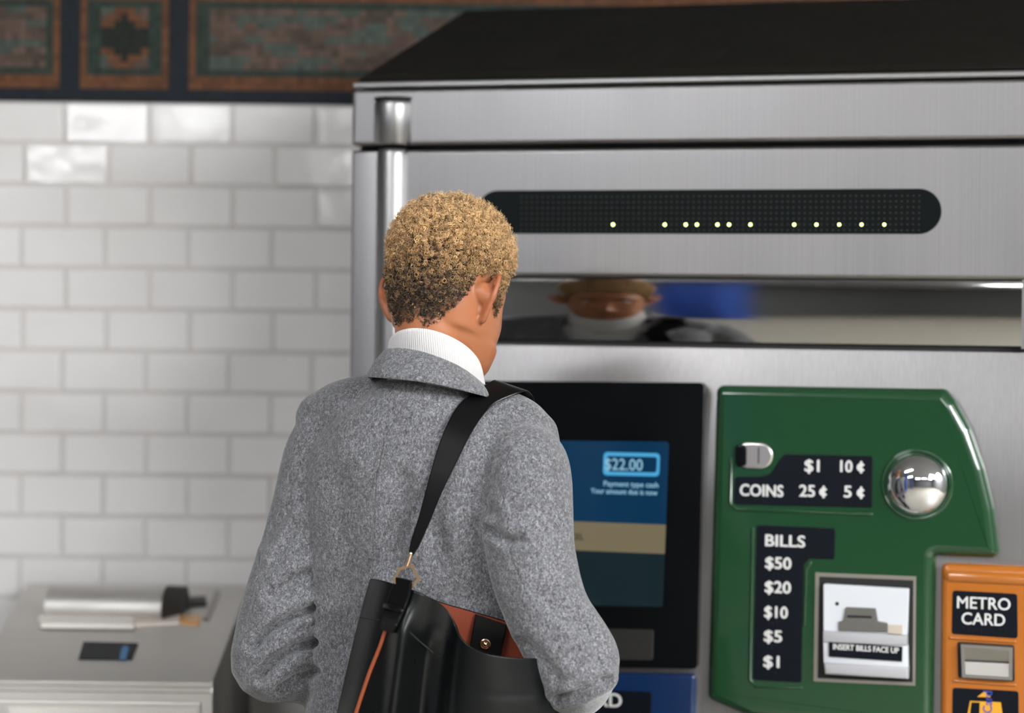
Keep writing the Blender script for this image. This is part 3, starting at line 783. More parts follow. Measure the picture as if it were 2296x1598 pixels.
def hand_into(bm, wrist, dirv, palm_n, curl, thumb_side):
    d = dirv.normalized(); nrm = (palm_n-d*palm_n.dot(d)).normalized(); sd = d.cross(nrm).normalized()*thumb_side
    Q = lambda a, b, c: wrist+d*a+sd*b+nrm*c
    # palm: a flat tube of four metacarpals
    for b, l in ((.028,.088),(.010,.092),(-.009,.088),(-.027,.080)):
        tube(bm, [Q(-.005,b*.55,0), Q(l*.5,b*.85,-.002), Q(l,b,0)], [.0135,.0125,.0105], 12, 4)
    for b, l, r, c in ((.029,.072,.0082,.85),(.0105,.080,.0086,1.0),(-.0095,.074,.0082,1.08),(-.0275,.058,.0072,1.15)):
        p = Q(.088 if b > -.02 else .080, b, 0); a = 0; pts = [p]; sp = b*.25
        for seg, k in ((.46,.45),(.30,.75),(.24,.55)):
            a += curl*c*k; p = p+(d*cos(a)+nrm*sin(a))*l*seg+sd*sp*seg*.3; pts.append(p)
        tube(bm, pts, [r*1.08, r, r*.92, r*.78], 10, 4)
    tube(bm, [Q(.012,.020,.006), Q(.038,.043,.016), Q(.064,.053,.027), Q(.085,.050,.038)], [.0135,.0115,.0098,.0080], 10, 4)
HAIR_A = [0,.12,.30,.50,.72,.9,1.15,1.5,1.75,1.95,2.15,2.5,3.2]
HAIR_Z = [-.056,-.048,-.060,-.052,-.030,-.010,.030,.040,.0,-.018,.040,.068,.078]
def build_body():
    bm = bmesh.new(); head_into(bm)
    nb = pp(0,-.020,1.43); nc = Vector(at(978, 806, 3.405))
    tube(bm, [hp(0,-.032,.00), hp(0,-.024,-.050), nc, nb, pp(0,-.02,1.38)], [.050,.0505,.051,.053,.056], 28, 5)
    tube(bm, [pp(0,0,1.36), pp(0,0,1.2), pp(0,0,1.05), pp(0,0,.95)], [.095,.085,.08,.085], 24, 3)
    tube(bm, [pp(-.12,-.01,1.385), pp(0,-.01,1.395), pp(.12,-.01,1.385)], [.034,.055,.034], 16, 3)
    for s, A, B_, Cc in ((-1,L_SH,L_EL,L_WR),(1,R_SH,R_EL,R_WR)):
        mid = L_MID if s < 0 else R_MID
        tube(bm, [A, mid, B_], [.030,.032,.031], 14, 4); tube(bm, [B_, B_.lerp(Cc,.35), Cc], [.033,.034,.024], 14, 4)
        hand_into(bm, Cc+(Cc-B_).normalized()*.012, (Cc-B_)+PR*(-s*.06)+Vector((0,0,.02)), Vector((0,0,-.4))-PR*s*.6+PF*.1, .75 if s < 0 else .95, s*-1)
        hip, kn, an = pp(s*.085,.0,.93), pp(s*.09,.015,.50), pp(s*.095,-.02,.10)
        tube(bm, [hip, kn, an], [.075,.052,.036], 16, 5)
        tube(bm, [an+Vector((0,0,-.03)), an+PF*.06-Vector((0,0,.055)), an+PF*.15-Vector((0,0,.068))], [.036,.034,.026], 12, 4)
    me = remeshed(bm, .0026, 7, .5)
    col = me.attributes.new('Col', 'FLOAT_COLOR', 'POINT')
    n = len(me.vertices); co = np.empty(n*3); me.vertices.foreach_get('co', co); co = co.reshape(-1,3)
    A = np.array(HMI)[:3]; h = co @ A[:,:3].T + A[:,3]
    base = np.array([.40,.150,.066]); out = np.tile(np.append(base,1.0), (n,1))
    def blend(m, c): out[:,:3] = out[:,:3]*(1-m[:,None])+np.array(c)*m[:,None]
    front = np.clip((h[:,1]-.03)/.02,0,1)
    blend(front*np.exp(-(h[:,0]/.022)**4-((h[:,2]+.060)/.0115)**4), (.30,.090,.065))
    for sg in (-1,1): blend(np.clip(1.6*front*np.exp(-((h[:,0]-sg*.032)/.018)**4-((h[:,2]-.033-.0*h[:,0])/.0036)**2),0,1), (.03,.016,.010))
    ear = np.clip((np.abs(h[:,0])-.079)/.006,0,1)*(np.abs(h[:,2])<.05)*(np.abs(h[:,1])<.06); blend(ear*.45, (.36,.105,.05))
    az_ = np.arctan2(np.abs(h[:,0]), -h[:,1]); zl_ = np.interp(az_, HAIR_A, HAIR_Z)
    scalp = np.clip((h[:,2]-zl_-.004)/.022,0,1)*(~((np.abs(h[:,0]) > .074)&(h[:,2] < .045))); blend(scalp*.85, (.030,.017,.011))
    col.data.foreach_set('color', out.ravel().astype(np.float32))
    me.polygons.foreach_set('use_smooth', [True]*len(me.polygons))
    me.transform(Matrix.Translation(-P0))
    m = mat('skin', (.4,.15,.066), .42, Subsurface_Weight=.12, Subsurface_Scale=.01, Specular_IOR_Level=.4)
    n_, l_, b_ = nodes(m); ca = n_.new('ShaderNodeVertexColor'); ca.layer_name = 'Col'; l_.new(ca.outputs[0], b_.inputs['Base Color'])
    b_.inputs['Subsurface Radius'].default_value = (1,.35,.2)
    add_noise(m, (1,1,1), 900, 3, bump=.12, dist=.0006)
    return link('body', me, m, person)
body = build_body()
for sg in (-1, 1):
    bm = bmesh.new(); ellipsoid(bm, hp(sg*.031,.0695,.0115), (.0112,.0112,.0112), None, 40, 28)
    for f in bm.faces:
        q = HMI @ f.calc_center_median(); r_ = math.hypot(q.x-sg*.031, q.z-.0080)
        f.material_index = 1 if r_ < .0058 and q.y > .072 else 0
    obj('eye', bm, [mat('eye_white', (.70,.66,.62), .2), mat('iris', (.03,.015,.008), .15)], person, smooth=180, world=True)

# ---- hair: a short cap of tight coils, blond with dark roots
def build_hair():
    me = body.data; n = len(me.vertices)
    co = np.empty(n*3); me.vertices.foreach_get('co', co); co = co.reshape(-1,3)+np.array(P0)
    no = np.empty(n*3); me.vertices.foreach_get('normal', no); no = no.reshape(-1,3)
    A = np.array(HMI)[:3]; h = co @ A[:,:3].T + A[:,3]; hn = no @ A[:,:3].T
    s, f, z = h[:,0], h[:,1], h[:,2]; az = np.arctan2(np.abs(s), -f)      # 0 = nape, pi = forehead
    zl = np.interp(az, HAIR_A, HAIR_Z)
    edge = z-zl                                                            # height over the hairline
    noear = ~((np.abs(s) > .0745) & (z < .045))
    ok = (edge > 0) & noear & (z > -.075) & (np.abs(s) < .09)
    idx = np.where(ok)[0]
    rs = np.random.RandomState(11)
    L = np.interp(z, [-.06,-.03,0,.03,.07,.12], [.005,.0075,.012,.015,.021,.028])*np.interp(edge,[0,.012,.05],[.55,.8,1])*np.where((s < -.045) & (z < .06), .62, 1)*np.where((s > .045) & (z < .05), .8, 1)
    V, F, COL = [], [], []
    vc = 0
    blond = np.array([1.0,.66,.325]); mid = np.array([.48,.26,.10]); dark = np.array([.028,.015,.009])
    def coil(p, nrm, radius, tub, turns, length, c0, c1, segs, lean, sides=4, ph=None, hand=None):
        nonlocal vc
        t = np.linspace(0,1,segs); ph = rs.rand()*6.283 if ph is None else ph; hand = rs.choice([-1,1]) if hand is None else hand
        ax = nrm+lean; ax = ax/np.linalg.norm(ax)
        a = np.cross(ax, [.3,.5,.8]); a /= np.linalg.norm(a); b = np.cross(ax, a)
        th = ph+hand*t*turns*6.283; rr = radius*(.55+.45*np.minimum(1,t*3))
        c = p+np.outer(t*length, ax)+np.outer(np.cos(th)*rr, a)+np.outer(np.sin(th)*rr, b)
        tg = np.gradient(c, axis=0); tg /= np.linalg.norm(tg,axis=1)[:,None]+1e-9
        u = np.cross(tg, ax); u /= np.linalg.norm(u,axis=1)[:,None]+1e-9; w_ = np.cross(tg, u)
        tr = tub*np.where(t > .93, .4, 1)
        ang = np.arange(sides)*6.283/sides
        ring = c[:,None,:]+tr[:,None,None]*(np.cos(ang)[None,:,None]*u[:,None,:]+np.sin(ang)[None,:,None]*w_[:,None,:])
        V.append(ring.reshape(-1,3))
        q = np.arange(segs-1)[:,None]*sides; k = np.arange(sides)[None,:]; k2 = (k+1) % sides
        F.append((np.stack([q+k, q+k2, q+sides+k2, q+sides+k], -1).reshape(-1,4))+vc)
        cc = c0[None,:]*(1-t[:,None])+c1[None,:]*t[:,None]
        COL.append(np.repeat(cc, sides, 0)); vc += segs*sides
    wts = np.ones(len(idx))
    pick = rs.choice(idx, 5600, replace=True)
    for i in pick:
        k = np.clip((z[i]-(-.016))/.118, 0, 1)             # how bleached: more towards the crown
        k = np.clip(k*1.1+rs.normal(0,.22), 0, 1)
        br = rs.uniform(.75,1.15)
        tip = (dark*(1-k)**2+mid*2*k*(1-k)+blond*k*k)*br if k < .5 else (mid*(1-k)*2+blond*(2*k-1))*br
        root = dark*(1-k*.5)+mid*k*.5
        lean = rs.normal(0,.32,3)
        Li = L[i]*rs.uniform(.75,1.12)
        tight = rs.rand()
        rad = (rs.uniform(.0015,.0026) if tight < .8 else rs.uniform(.0026,.0036))*np.interp(L[i],[.004,.012],[.6,1])
        tu, tb = Li/rs.uniform(.0034,.0052), rs.uniform(.00042,.00066)*np.interp(L[i],[.004,.012],[.55,1])
        ph0, hd = rs.rand()*6.283, rs.choice([-1,1])
        for b_ in range(3):                                                # a lock is a few strands winding together
            coil(co[i]-no[i]*.001+rs.normal(0,.00025,3), no[i], rad*rs.uniform(.75,1.15), tb, tu*rs.uniform(.93,1.07), Li*rs.uniform(.88,1.08), root, tip*rs.uniform(.88,1.1), 13 if Li < .012 else 19, lean+rs.normal(0,.06,3), 3, ph0+rs.normal(0,.35), hd)
    pick = rs.choice(idx, 6500, replace=True)                              # fine frizz between and above the coils
    for i in pick:
        k = np.clip((z[i]+.035)/.125*1.1+rs.normal(0,.2), 0, 1)
        c1 = dark*(1-k)+blond*k*rs.uniform(.7,1.1)
        coil(co[i], no[i], rs.uniform(.001,.0030), .00017, rs.uniform(.8,2.2), L[i]*rs.uniform(.8,1.15), dark*(1-k)+mid*k, c1, 12, rs.normal(0,.5,3), 3)
    nv = vc; V = np.concatenate(V)-np.array(P0); quads = [x for x in F]; COL = np.concatenate(COL)
    Fq = np.concatenate(quads)
    m = bpy.data.meshes.new('hair'); m.vertices.add(nv); m.vertices.foreach_set('co', V.ravel())
    m.loops.add(Fq.size); m.loops.foreach_set('vertex_index', Fq.ravel().astype(np.int32))
    m.polygons.add(len(Fq)); m.polygons.foreach_set('loop_start', np.arange(0, Fq.size, 4, dtype=np.int32))
    m.update(calc_edges=True); m.polygons.foreach_set('use_smooth', [True]*len(Fq))
    a = m.attributes.new('Col','FLOAT_COLOR','POINT'); a.data.foreach_set('color', np.c_[COL, np.ones(nv)].ravel().astype(np.float32))
    hm = mat('hair_curls', (.4,.22,.09), .58, Sheen_Weight=.15, Specular_IOR_Level=.22)
    n_, l_, b_ = nodes(hm); ca = n_.new('ShaderNodeVertexColor'); ca.layer_name = 'Col'; l_.new(ca.outputs[0], b_.inputs['Base Color'])
    return link('hair', m, hm, person)
hair = build_hair()

# ---- turtleneck: ribbed folded collar and the sweater front that shows between the lapels
M_KNIT = mat('white_rib_knit', (.66,.64,.63), .85, Sheen_Weight=.2); add_noise(M_KNIT, (1,1,1), 700, 3, bump=.25, dist=.0008)
def build_turtleneck():
    bm = bmesh.new()
    ncol, rib = 540, .00042
    nc = Vector(at(976, 806, 3.405)); tilt = .62
    prof = [(.0575,-.012),(.0585,.000),(.0600,.0035),(.0625,.0048),(.0650,.0030),(.0665,-.003),(.0680,-.014),(.0690,-.028),(.0695,-.042),(.0690,-.056),(.066,-.075)]
    rings = []
    for j, (r, dz) in enumerate(prof):
        ring = []
        for k in range(ncol):
            a = 2*pi*k/ncol; rr = r+(rib*math.cos(a*135) if j >= 3 else 0)
            s_, f_ = rr*cos(a)*1.0, rr*sin(a)*1.02
            ring.append(nc+PR*s_+PF*(f_+dz*-.25)+Vector((0,0,-f_*tilt+dz)))
        rings.append(ring)
    loft(bm, rings)
    rings = [ring_pts(0,0,z,w,b,f,2.3,48) for z,w,b,f in ((1.0,.140,.09,.098),(1.15,.142,.09,.104),(1.28,.150,.095,.108),(1.36,.145,.09,.100),(1.41,.12,.075,.078),(1.425,.088,.070,.066),(1.445,.068,.064,.058))]
    loft(bm, rings, True, True, True)
    return obj('turtleneck', bm, M_KNIT, person, smooth=180, world=True)
build_turtleneck()

# ---- coat
M_WOOL = mat('grey_wool', (.10,.10,.107), .9, Sheen_Weight=.35, Sheen_Roughness=.5, Specular_IOR_Level=.15)
def wool_nodes(m):
    n, l, b = nodes(m)
    tc = n.new('ShaderNodeTexCoord')
    def nz(scale, detail, mscale=(1,1,1), rot=(0,0,0), dist=0):
        mp = n.new('ShaderNodeMapping'); mp.inputs['Scale'].default_value = mscale; mp.inputs['Rotation'].default_value = rot
        t = n.new('ShaderNodeTexNoise'); t.inputs['Scale'].default_value = scale; t.inputs['Detail'].default_value = detail; t.inputs['Distortion'].default_value = dist
        l.new(tc.outputs['Object'], mp.inputs[0]); l.new(mp.outputs[0], t.inputs[0]); return t.outputs[0]
    f1 = nz(330, 3, (1,1,.5), (.3,.2,.5), 1.2); f2 = nz(240, 3, (1,.6,1), (.6,-.5,.2), 1.5); f3 = nz(30, 4)
    a = n.new('ShaderNodeMath'); a.operation = 'MULTIPLY_ADD'; a.inputs[1].default_value = .5; l.new(f1, a.inputs[0])
    h = n.new('ShaderNodeMath'); h.operation = 'MULTIPLY'; h.inputs[1].default_value = .5; l.new(f2, h.inputs[0]); l.new(h.outputs[0], a.inputs[2])
    rp = n.new('ShaderNodeValToRGB'); e = rp.color_ramp.elements
    e[0].position = .34; e[0].color = (.045,.045,.048,1); e[1].position = .66; e[1].color = (.29,.29,.312,1)
    mid = e.new(.5); mid.color = (.128,.129,.138,1)
    l.new(a.outputs[0], rp.inputs[0])
    at_ = n.new('ShaderNodeAttribute'); at_.attribute_name = 'seam'
    mr = n.new('ShaderNodeMapRange'); mr.interpolation_type = 'SMOOTHSTEP'; mr.inputs[1].default_value = 0; mr.inputs[2].default_value = .0022; l.new(at_.outputs['Fac'], mr.inputs[0])
    b1 = n.new('ShaderNodeBump'); b1.inputs['Strength'].default_value = .9; b1.inputs['Distance'].default_value = .0022; l.new(mr.outputs[0], b1.inputs['Height'])
    b2 = n.new('ShaderNodeBump'); b2.inputs['Strength'].default_value = .45; b2.inputs['Distance'].default_value = .0012; l.new(a.outputs[0], b2.inputs['Height']); l.new(b1.outputs[0], b2.inputs['Normal'])
    l.new(b2.outputs[0], b.inputs['Normal']); l.new(rp.outputs[0], b.inputs['Base Color'])
wool_nodes(M_WOOL)
def seg_dist(UV, poly_):
    d = np.full(len(UV), 1e9)
    for (a, b) in zip(poly_[:-1], poly_[1:]):
        a, b = np.array(a, float), np.array(b, float); ab = b-a
        t = np.clip(((UV-a) @ ab)/(ab @ ab), 0, 1); d = np.minimum(d, np.linalg.norm(UV-(a+t[:,None]*ab), axis=1))
    return d
def build_coat():
    bm = bmesh.new()
    T = [(.74,.212,.145,.140),(.85,.205,.142,.140),(.95,.190,.135,.132),(1.03,.176,.122,.124),(1.10,.168,.114,.120),(1.20,.170,.116,.124),(1.28,.176,.122,.126),(1.34,.180,.124,.120),(1.385,.175,.120,.105),(1.42,.150,.114,.082),(1.445,.115,.108,.06),(1.465,.085,.100,.05),(1.485,.064,.090,.05)]
    rings = []
    for z in np.linspace(.74, 1.485, 44):
        c = [interp([t[0] for t in T],[t[i] for t in T],z) for i in (1,2,3)]
        rings.append(ring_pts(0, 0, z, c[0], c[1], c[2], 2.35, 64))
    loft(bm, rings, True, True, True)
    tube(bm, [pp(-.03,-.020,1.432), pp(-.09,-.016,1.432), pp(-.138,-.010,1.430), pp(-.168,-.006,1.426)], [.060,.057,.049,.038], 28, 6)
    tube(bm, [pp(.03,-.020,1.428), pp(.09,-.014,1.418), pp(.125,-.010,1.414), pp(.146,-.012,1.404)], [.060,.058,.053,.049], 28, 6)
    # sleeves
    Ls = [L_SH+Vector((.010,0,.005)), at(735,1010,3.455), L_MID+Vector((.004,0,0)), at(642,1340,3.425), L_EL]
    tube(bm, Ls, [.052,.058,.057,.060,.062], 32, 6)
    e = L_WR-L_EL
    tube(bm, [L_EL, L_EL+e*.25+Vector((0,0,-.004)), L_EL+e*.6, L_WR], [.060,.062,.054,.044], 32, 6)
    Rs_ = [R_SH+Vector((-.010,0,.002)), at(1182,1060,3.285), R_MID, at(1228,1370,3.235), R_EL]
    tube(bm, Rs_, [.052,.060,.060,.058,.058], 32, 6)
    e = R_WR-R_EL
    tube(bm, [R_EL, R_EL+e*.2+Vector((0,0,-.012)), R_EL+e*.6+Vector((0,0,-.01)), R_WR], [.058,.062,.055,.044], 32, 6)
    me = remeshed(bm, .0042, 9, .5)
    n = len(me.vertices); co = np.empty(n*3); me.vertices.foreach_get('co', co); co = co.reshape(-1,3)
    no = np.empty(n*3); me.vertices.foreach_get('normal', no); no = no.reshape(-1,3)
    q = co-np.array(CAM); zc = q @ np.array(FW)
    UV = np.c_[1148+FPX*(q @ np.array(RT))/zc, 799-FPX*(q @ np.array(UP))/zc]
    facing = np.clip(-(q/np.linalg.norm(q,axis=1)[:,None]*no).sum(1)*4, 0, 1)
    near = lambda lo, hi: (co[:,1] > lo) & (co[:,1] < hi)
    disp = np.zeros(n)
    def crease(pl, w, amp, ridge=.5, off=1.0):
        d = seg_dist(UV, pl); return amp*(-np.exp(-(d/w)**2)+ridge*np.exp(-((d-w*1.9)/(w*1.3))**2))*facing
    # sleeve folds round both elbows, soft drape on the back (modelled in the cloth)
    for pl, w, a in (([(704,1362),(650,1385),(600,1415),(568,1450)],10,.013), ([(708,1440),(660,1452),(615,1482),(585,1520)],11,.014), ([(712,1505),(665,1520),(625,1545)],11,.009),
                     ([(694,1285),(655,1305),(610,1335)],13,.008), ([(640,1150),(615,1180),(600,1215)],13,.004), ([(668,1180),(640,1215),(622,1260)],12,.004),
                     ([(1105,1190),(1140,1215),(1165,1208)],11,.010), ([(1098,1140),(1120,1170)],12,.004), ([(1250,1562),(1300,1552),(1355,1522)],9,.010), ([(1175,1440),(1215,1475),(1250,1520)],14,.005),
                     ([(1300,1400),(1335,1440),(1345,1490)],16,.004), ([(1215,1330),(1265,1380),(1300,1400)],20,.0045), ([(1240,1150),(1250,1230),(1262,1290)],22,.003),
                     ([(900,1080),(893,1200),(885,1300)],22,.006), ([(765,1080),(772,1250),(770,1450)],30,.0045), ([(965,1180),(1000,1260),(1040,1330)],24,.004), ([(720,940),(735,1010),(738,1100)],26,.0025), ([(1060,1180),(1050,1260),(1080,1340)],18,.004)):
        disp += crease(pl, w, a)
    nz = np.array([mnoise.noise(Vector(c*9.0)) + .5*mnoise.noise(Vector(c*22.0)) for c in co.tolist()] if False else [mnoise.noise(Vector(c)*9.0)*.0022+mnoise.noise(Vector(c)*24.0)*.0010 for c in co])
    co2 = co+no*(disp+nz)[:,None]
    # front opening: cut a V where the sweater shows
    L = co2-np.array(P0); s_ = L @ np.array(PR); f_ = L @ np.array(PF); z_ = L[:,2]
    vee = (f_ > .02) & (np.abs(s_) < np.interp(z_, [1.10,1.2,1.38,1.5], [0,.028,.075,.085])) & (z_ > 1.10) & (np.abs(s_) < .1)
    neck = (z_ > 1.458) & (np.hypot(s_, f_-.01) < .068)
    kill = vee | neck
    me.vertices.foreach_set('co', co2.ravel())
    # seams: centre back, both armholes, sleeve backs, shoulders
    seam = np.full(n, 1.0)
    for pl in ([(958,852),(905,900),(862,980),(845,1080),(840,1200),(832,1400),(826,1598)], [(690,898),(668,940),(652,1010),(648,1080),(655,1140),(668,1200)],
               [(1240,925),(1185,960),(1140,1010),(1108,1065),(1092,1120),(1090,1180)], [(655,1075),(620,1140),(590,1230),(572,1330),(555,1400)],
               [(1108,1065),(1130,1120),(1112,1180)], [(1140,1160),(1150,1260),(1190,1350),(1240,1420)]):
        seam = np.minimum(seam, np.where(facing > .05, seg_dist(UV, pl)*.00062, 1.0))
    at_ = me.attributes.new('seam','FLOAT','POINT'); at_.data.foreach_set('value', np.minimum(seam,.05).astype(np.float32))
    b2 = bmesh.new(); b2.from_mesh(me); b2.verts.ensure_lookup_table()
    bmesh.ops.delete(b2, geom=[b2.verts[i] for i in np.where(kill)[0]], context='VERTS')
    me2 = bpy.data.meshes.new('coat'); b2.to_mesh(me2); b2.free(); bpy.data.meshes.remove(me)
    me2.polygons.foreach_set('use_smooth', [True]*len(me2.polygons))
    me2.transform(Matrix.Translation(-P0))
    return link('coat', me2, M_WOOL, person)
coat = build_coat()
M_WOOL2 = M_WOOL
def build_collar():
    """folded collar: a ring of cross-sections round the neck running down into the lapels"""
    bm = bmesh.new(); rings = []
    # azimuth (0 = straight back, + towards the right side), top edge point, fall edge point, in the person frame
    keys = [(-150,(-.060,.118,1.300),(-.100,.112,1.270)),(-125,(-.074,.090,1.405),(-.112,.082,1.390)),(-98,(-.070,.020,1.492),(-.086,.028,1.462)),(-70,(-.058,-.033,1.515),(-.076,-.040,1.484)),
            (-45,(-.041,-.068,1.526),(-.059,-.089,1.490)),(-20,(-.022,-.086,1.529),(-.032,-.114,1.490)),(0,(0,-.092,1.529),(0,-.124,1.489)),(20,(.034,-.086,1.522),(.050,-.118,1.484)),
            (45,(.068,-.060,1.505),(.094,-.086,1.472)),(70,(.084,-.020,1.482),(.112,-.038,1.461)),(98,(.088,.030,1.455),(.120,.034,1.440)),(125,(.082,.090,1.395),(.124,.084,1.380)),(150,(.060,.118,1.300),(.100,.112,1.270))]
    A = [k[0] for k in keys]
    tp = [catmull([k[1] for k in keys], 8), catmull([k[2] for k in keys], 8)]
    n = len(tp[0])
    for i in range(n):
        t, e = Vector(tp[0][i]), Vector(tp[1][i])
        out = (e-t); inw = Vector((-t.x,-t.y,0)).normalized()*1.0
        th = .0055; o_ = .0042
        base = t+inw*.004+Vector((0,0,-.045))
        outn = Vector((e.x-t.x, e.y-t.y, 0)); outn = outn.normalized() if outn.length > 1e-6 else Vector((0,-1,0))
        P = [base, t+inw*.004+Vector((0,0,-.004)), t+Vector((0,0,.0005)), t+outn*o_+Vector((0,0,-.003)), t.lerp(e,.35)+outn*o_, t.lerp(e,.7)+outn*.003, e+outn*.001, e+Vector((0,0,-.0035))-outn*.001, e-outn*.0035+Vector((0,0,-.0015)), t.lerp(e,.6)-outn*.004+Vector((0,0,-.004)), t+Vector((0,0,-.012))+outn*.001, base+outn*.006]
        rings.append([pp(*p) for p in P])
    loft(bm, rings, True, True, True)
    me0 = obj('coat_collar', bm, M_WOOL2, coat, smooth=180, world=True)
    m = me0.modifiers.new('sub','SUBSURF'); m.levels = 2; m.render_levels = 2
    a = me0.data.attributes.new('seam','FLOAT','POINT'); a.data.foreach_set('value', np.full(len(me0.data.vertices), .05, np.float32))
    return me0
collar = build_collar()

COAT_BVH = BVHTree.FromPolygons([v.co.copy() for v in coat.data.vertices], [tuple(p.vertices) for p in coat.data.polygons])
def front_f(s_, z_, default=.12):
    o = pp(s_, .6, z_)-P0; hit = COAT_BVH.ray_cast(o, -PF)
    return loc(hit[0]+P0)[1] if hit[0] is not None and loc(hit[0]+P0)[1] > 0 else default
def ribbon(bm, L, Rr, th, mi=0):
    """a strip of cloth or leather between two edges, th thick, the edges a little rounded"""
    n = len(L); rings = []
    for i in range(n):
        a, b = Vector(L[i]), Vector(Rr[i]); t = (Vector(L[min(i+1,n-1)])-Vector(L[max(i-1,0)])); w = (b-a)
        nr = t.cross(w).normalized()
        if nr.y > 0 and i < n*.7 : nr = -nr
        if rings and (prev.dot(nr) < 0): nr = -nr
        prev = nr
        wd = w.normalized()*th*.4
        rings.append([a+nr*th*.5*.3, a+wd+nr*th*.5, b-wd+nr*th*.5, b+nr*th*.5*.3, b-nr*th*.5*.3, b-wd-nr*th*.5, a+wd-nr*th*.5, a-nr*th*.5*.3])
    loft(bm, rings, True, True, True, mi)
for sg in (-1, 1):
    I_, O_ = [], []
    for z_ in np.linspace(1.09, 1.40, 24):
        v_ = interp([1.10,1.2,1.38,1.5], [0,.028,.075,.085], z_); wd_ = .010+.038*math.sin(min(1,(z_-1.09)/.22)*pi/2)
        fo = front_f(sg*(v_+wd_), z_); fi = front_f(sg*(v_+.012), z_)
        I_.append(pp(sg*(v_-.010), fi+.004, z_)); O_.append(pp(sg*(v_+wd_), fo+.006, z_))
    bm = bmesh.new(); ribbon(bm, I_, O_, .005)
    lp_ = obj('lapel', bm, M_WOOL, coat, smooth=180, world=True)
    a = lp_.data.attributes.new('seam','FLOAT','POINT'); a.data.foreach_set('value', np.full(len(lp_.data.vertices), .05, np.float32))
# ---- trousers and shoes, below the picture
bm = bmesh.new()
tube(bm, [pp(0,0,.98), pp(0,-.005,.90)], [.12,.135], 24, 2, flat=(1,1))
for s in (-1,1): tube(bm, [pp(s*.075,0,.92), pp(s*.09,.012,.52), pp(s*.095,-.015,.075)], [.098,.075,.062], 24, 6, caps=True)
me = remeshed(bm, .008, 6); me.polygons.foreach_set('use_smooth', [True]*len(me.polygons)); me.transform(Matrix.Translation(-P0))
link('trousers', me, mat('black_trousers', (.02,.02,.022), .8), person)
for s in (-1,1):
    bm = bmesh.new()
    an = pp(s*.095,-.02,.0)
    tube(bm, [an-PF*.045+Vector((0,0,.045)), an+PF*.06+Vector((0,0,.045)), an+PF*.16+Vector((0,0,.034)), an+PF*.205+Vector((0,0,.028))], [.042,.044,.038,.026], 20, 5, flat=(.9,1))
    tube(bm, [an+Vector((0,0,.05)), an+Vector((0,0,.10))], [.043,.042], 16, 2)
    for v in bm.verts: v.co.z = max(v.co.z, .002)
    obj('shoe', bm, mat('black_leather_shoe', (.015,.013,.012), .3), person, smooth=180, world=True)

# ------------------------------------------------------------------ the shoulder bag (worn, so a thing of its own)
M_LEATHER = mat('black_leather', (.0035,.0042,.0045), .33, Specular_IOR_Level=.28); add_noise(M_LEATHER, (1,1,1), 900, 3, bump=.08, dist=.0005); add_noise(M_LEATHER, (1,1,1), 14, 3, rough=(.26,.40))
M_STRAP = mat('strap_leather', (.0035,.0035,.004), .28, Specular_IOR_Level=.22); add_noise(M_STRAP, (1,1,1), 900, 3, bump=.06, dist=.0005)
M_LINING = mat('rust_lining', (.21,.036,.012), .55); add_noise(M_LINING, (1,1,1), 500, 3, bump=.1, dist=.0005)
M_GOLD = mat('gold_metal', (.85,.60,.40), .18, 1.0)
M_THREAD = mat('thread', (.012,.012,.012), .7)
# columns of the outer wall: rim u, v, depth -> base u, depth
FRONT = [(830,1298,3.242,700,3.252),(845,1300,3.222,716,3.225),(866,1305,3.200,738,3.200),(888,1312,3.184,768,3.180),(912,1320,3.170,800,3.168),(936,1328,3.160,832,3.166),(962,1339,3.166,872,3.184),(986,1352,3.178,915,3.200),
         (1006,1372,3.186,950,3.200),(1018,1398,3.184,972,3.186),(1028,1424,3.172,992,3.168),(1050,1447,3.160,1030,3.158),(1084,1464,3.156,1080,3.154),(1120,1472,3.160,1130,3.158),(1160,1476,3.172,1190,3.172),(1204,1477,3.192,1250,3.196),(1240,1479,3.225,1300,3.230),(1262,1482,3.262,1332,3.268)]
BACK  = [(1262,1480,3.275,1332,3.285),(1228,1462,3.275,1290,3.290),(1190,1428,3.272,1230,3.292),(1140,1396,3.268,1160,3.290),(1060,1371,3.264,1060,3.288),(985,1349,3.260,960,3.285),(936,1327,3.256,880,3.280),(880,1309,3.252,780,3.272),(846,1300,3.249,722,3.262)]
def dens(cols, n):
    return [tuple(a)+tuple(b) for a, b in zip(catmull([c[:3] for c in cols], n), catmull([(c[3],c[4],0) for c in cols], n))]
FC, BC = dens(FRONT, 7), dens(BACK, 9)
VB = 1850.0
def fold(u, v):
    """creases pressed into the outer wall"""
    w = 0.0
    if 985 < u < 1240:
        m = min(1, (u-985)/30, (1240-u)/40)
        for v0, a, wd in ((1556,.0016,9),(1602,.0012,10)): w += a*m*math.exp(-((v-v0-(u-1100)*.035-((u-1110)/110)**2*-9)/wd)**2)
    w += .018*math.exp(-((u-(952-(v-1480)*.10))/26)**2)*min(1, max(0, (v-1400)/70))      # hollow beside the soft ridge
    w -= .016*math.exp(-((u-(893-(v-1480)*.10))/20)**2)*min(1, max(0, (v-1350)/60))
    w -= .006*math.exp(-((u-(1020-(v-1420)*.14))/12)**2)*min(1, max(0, (v-1418)/30))
    return w
def wall_pt(c, r, back=False):
    u0, v0, d0, u1, d1 = c[0], c[1], c[2], c[3], c[4]
    e = r**.9; u = u0+(u1-u0)*e; v = v0+(VB-v0)*r; d = d0+(d1-d0)*r
    d += (-.003*sin(pi*r)+.030*r*min(1,max(0,(u-960)/60))) if not back else .004*sin(pi*r)
    if r > .86: 
        k = (r-.86)/.14; e_ = min(1, max(0, (u-705)/130))*min(1, max(0, (1325-u)/130)); d += (.040 if not back else -.030)*k**3*e_
    if not back: d += fold(u, v)
    return at(u, v, d)
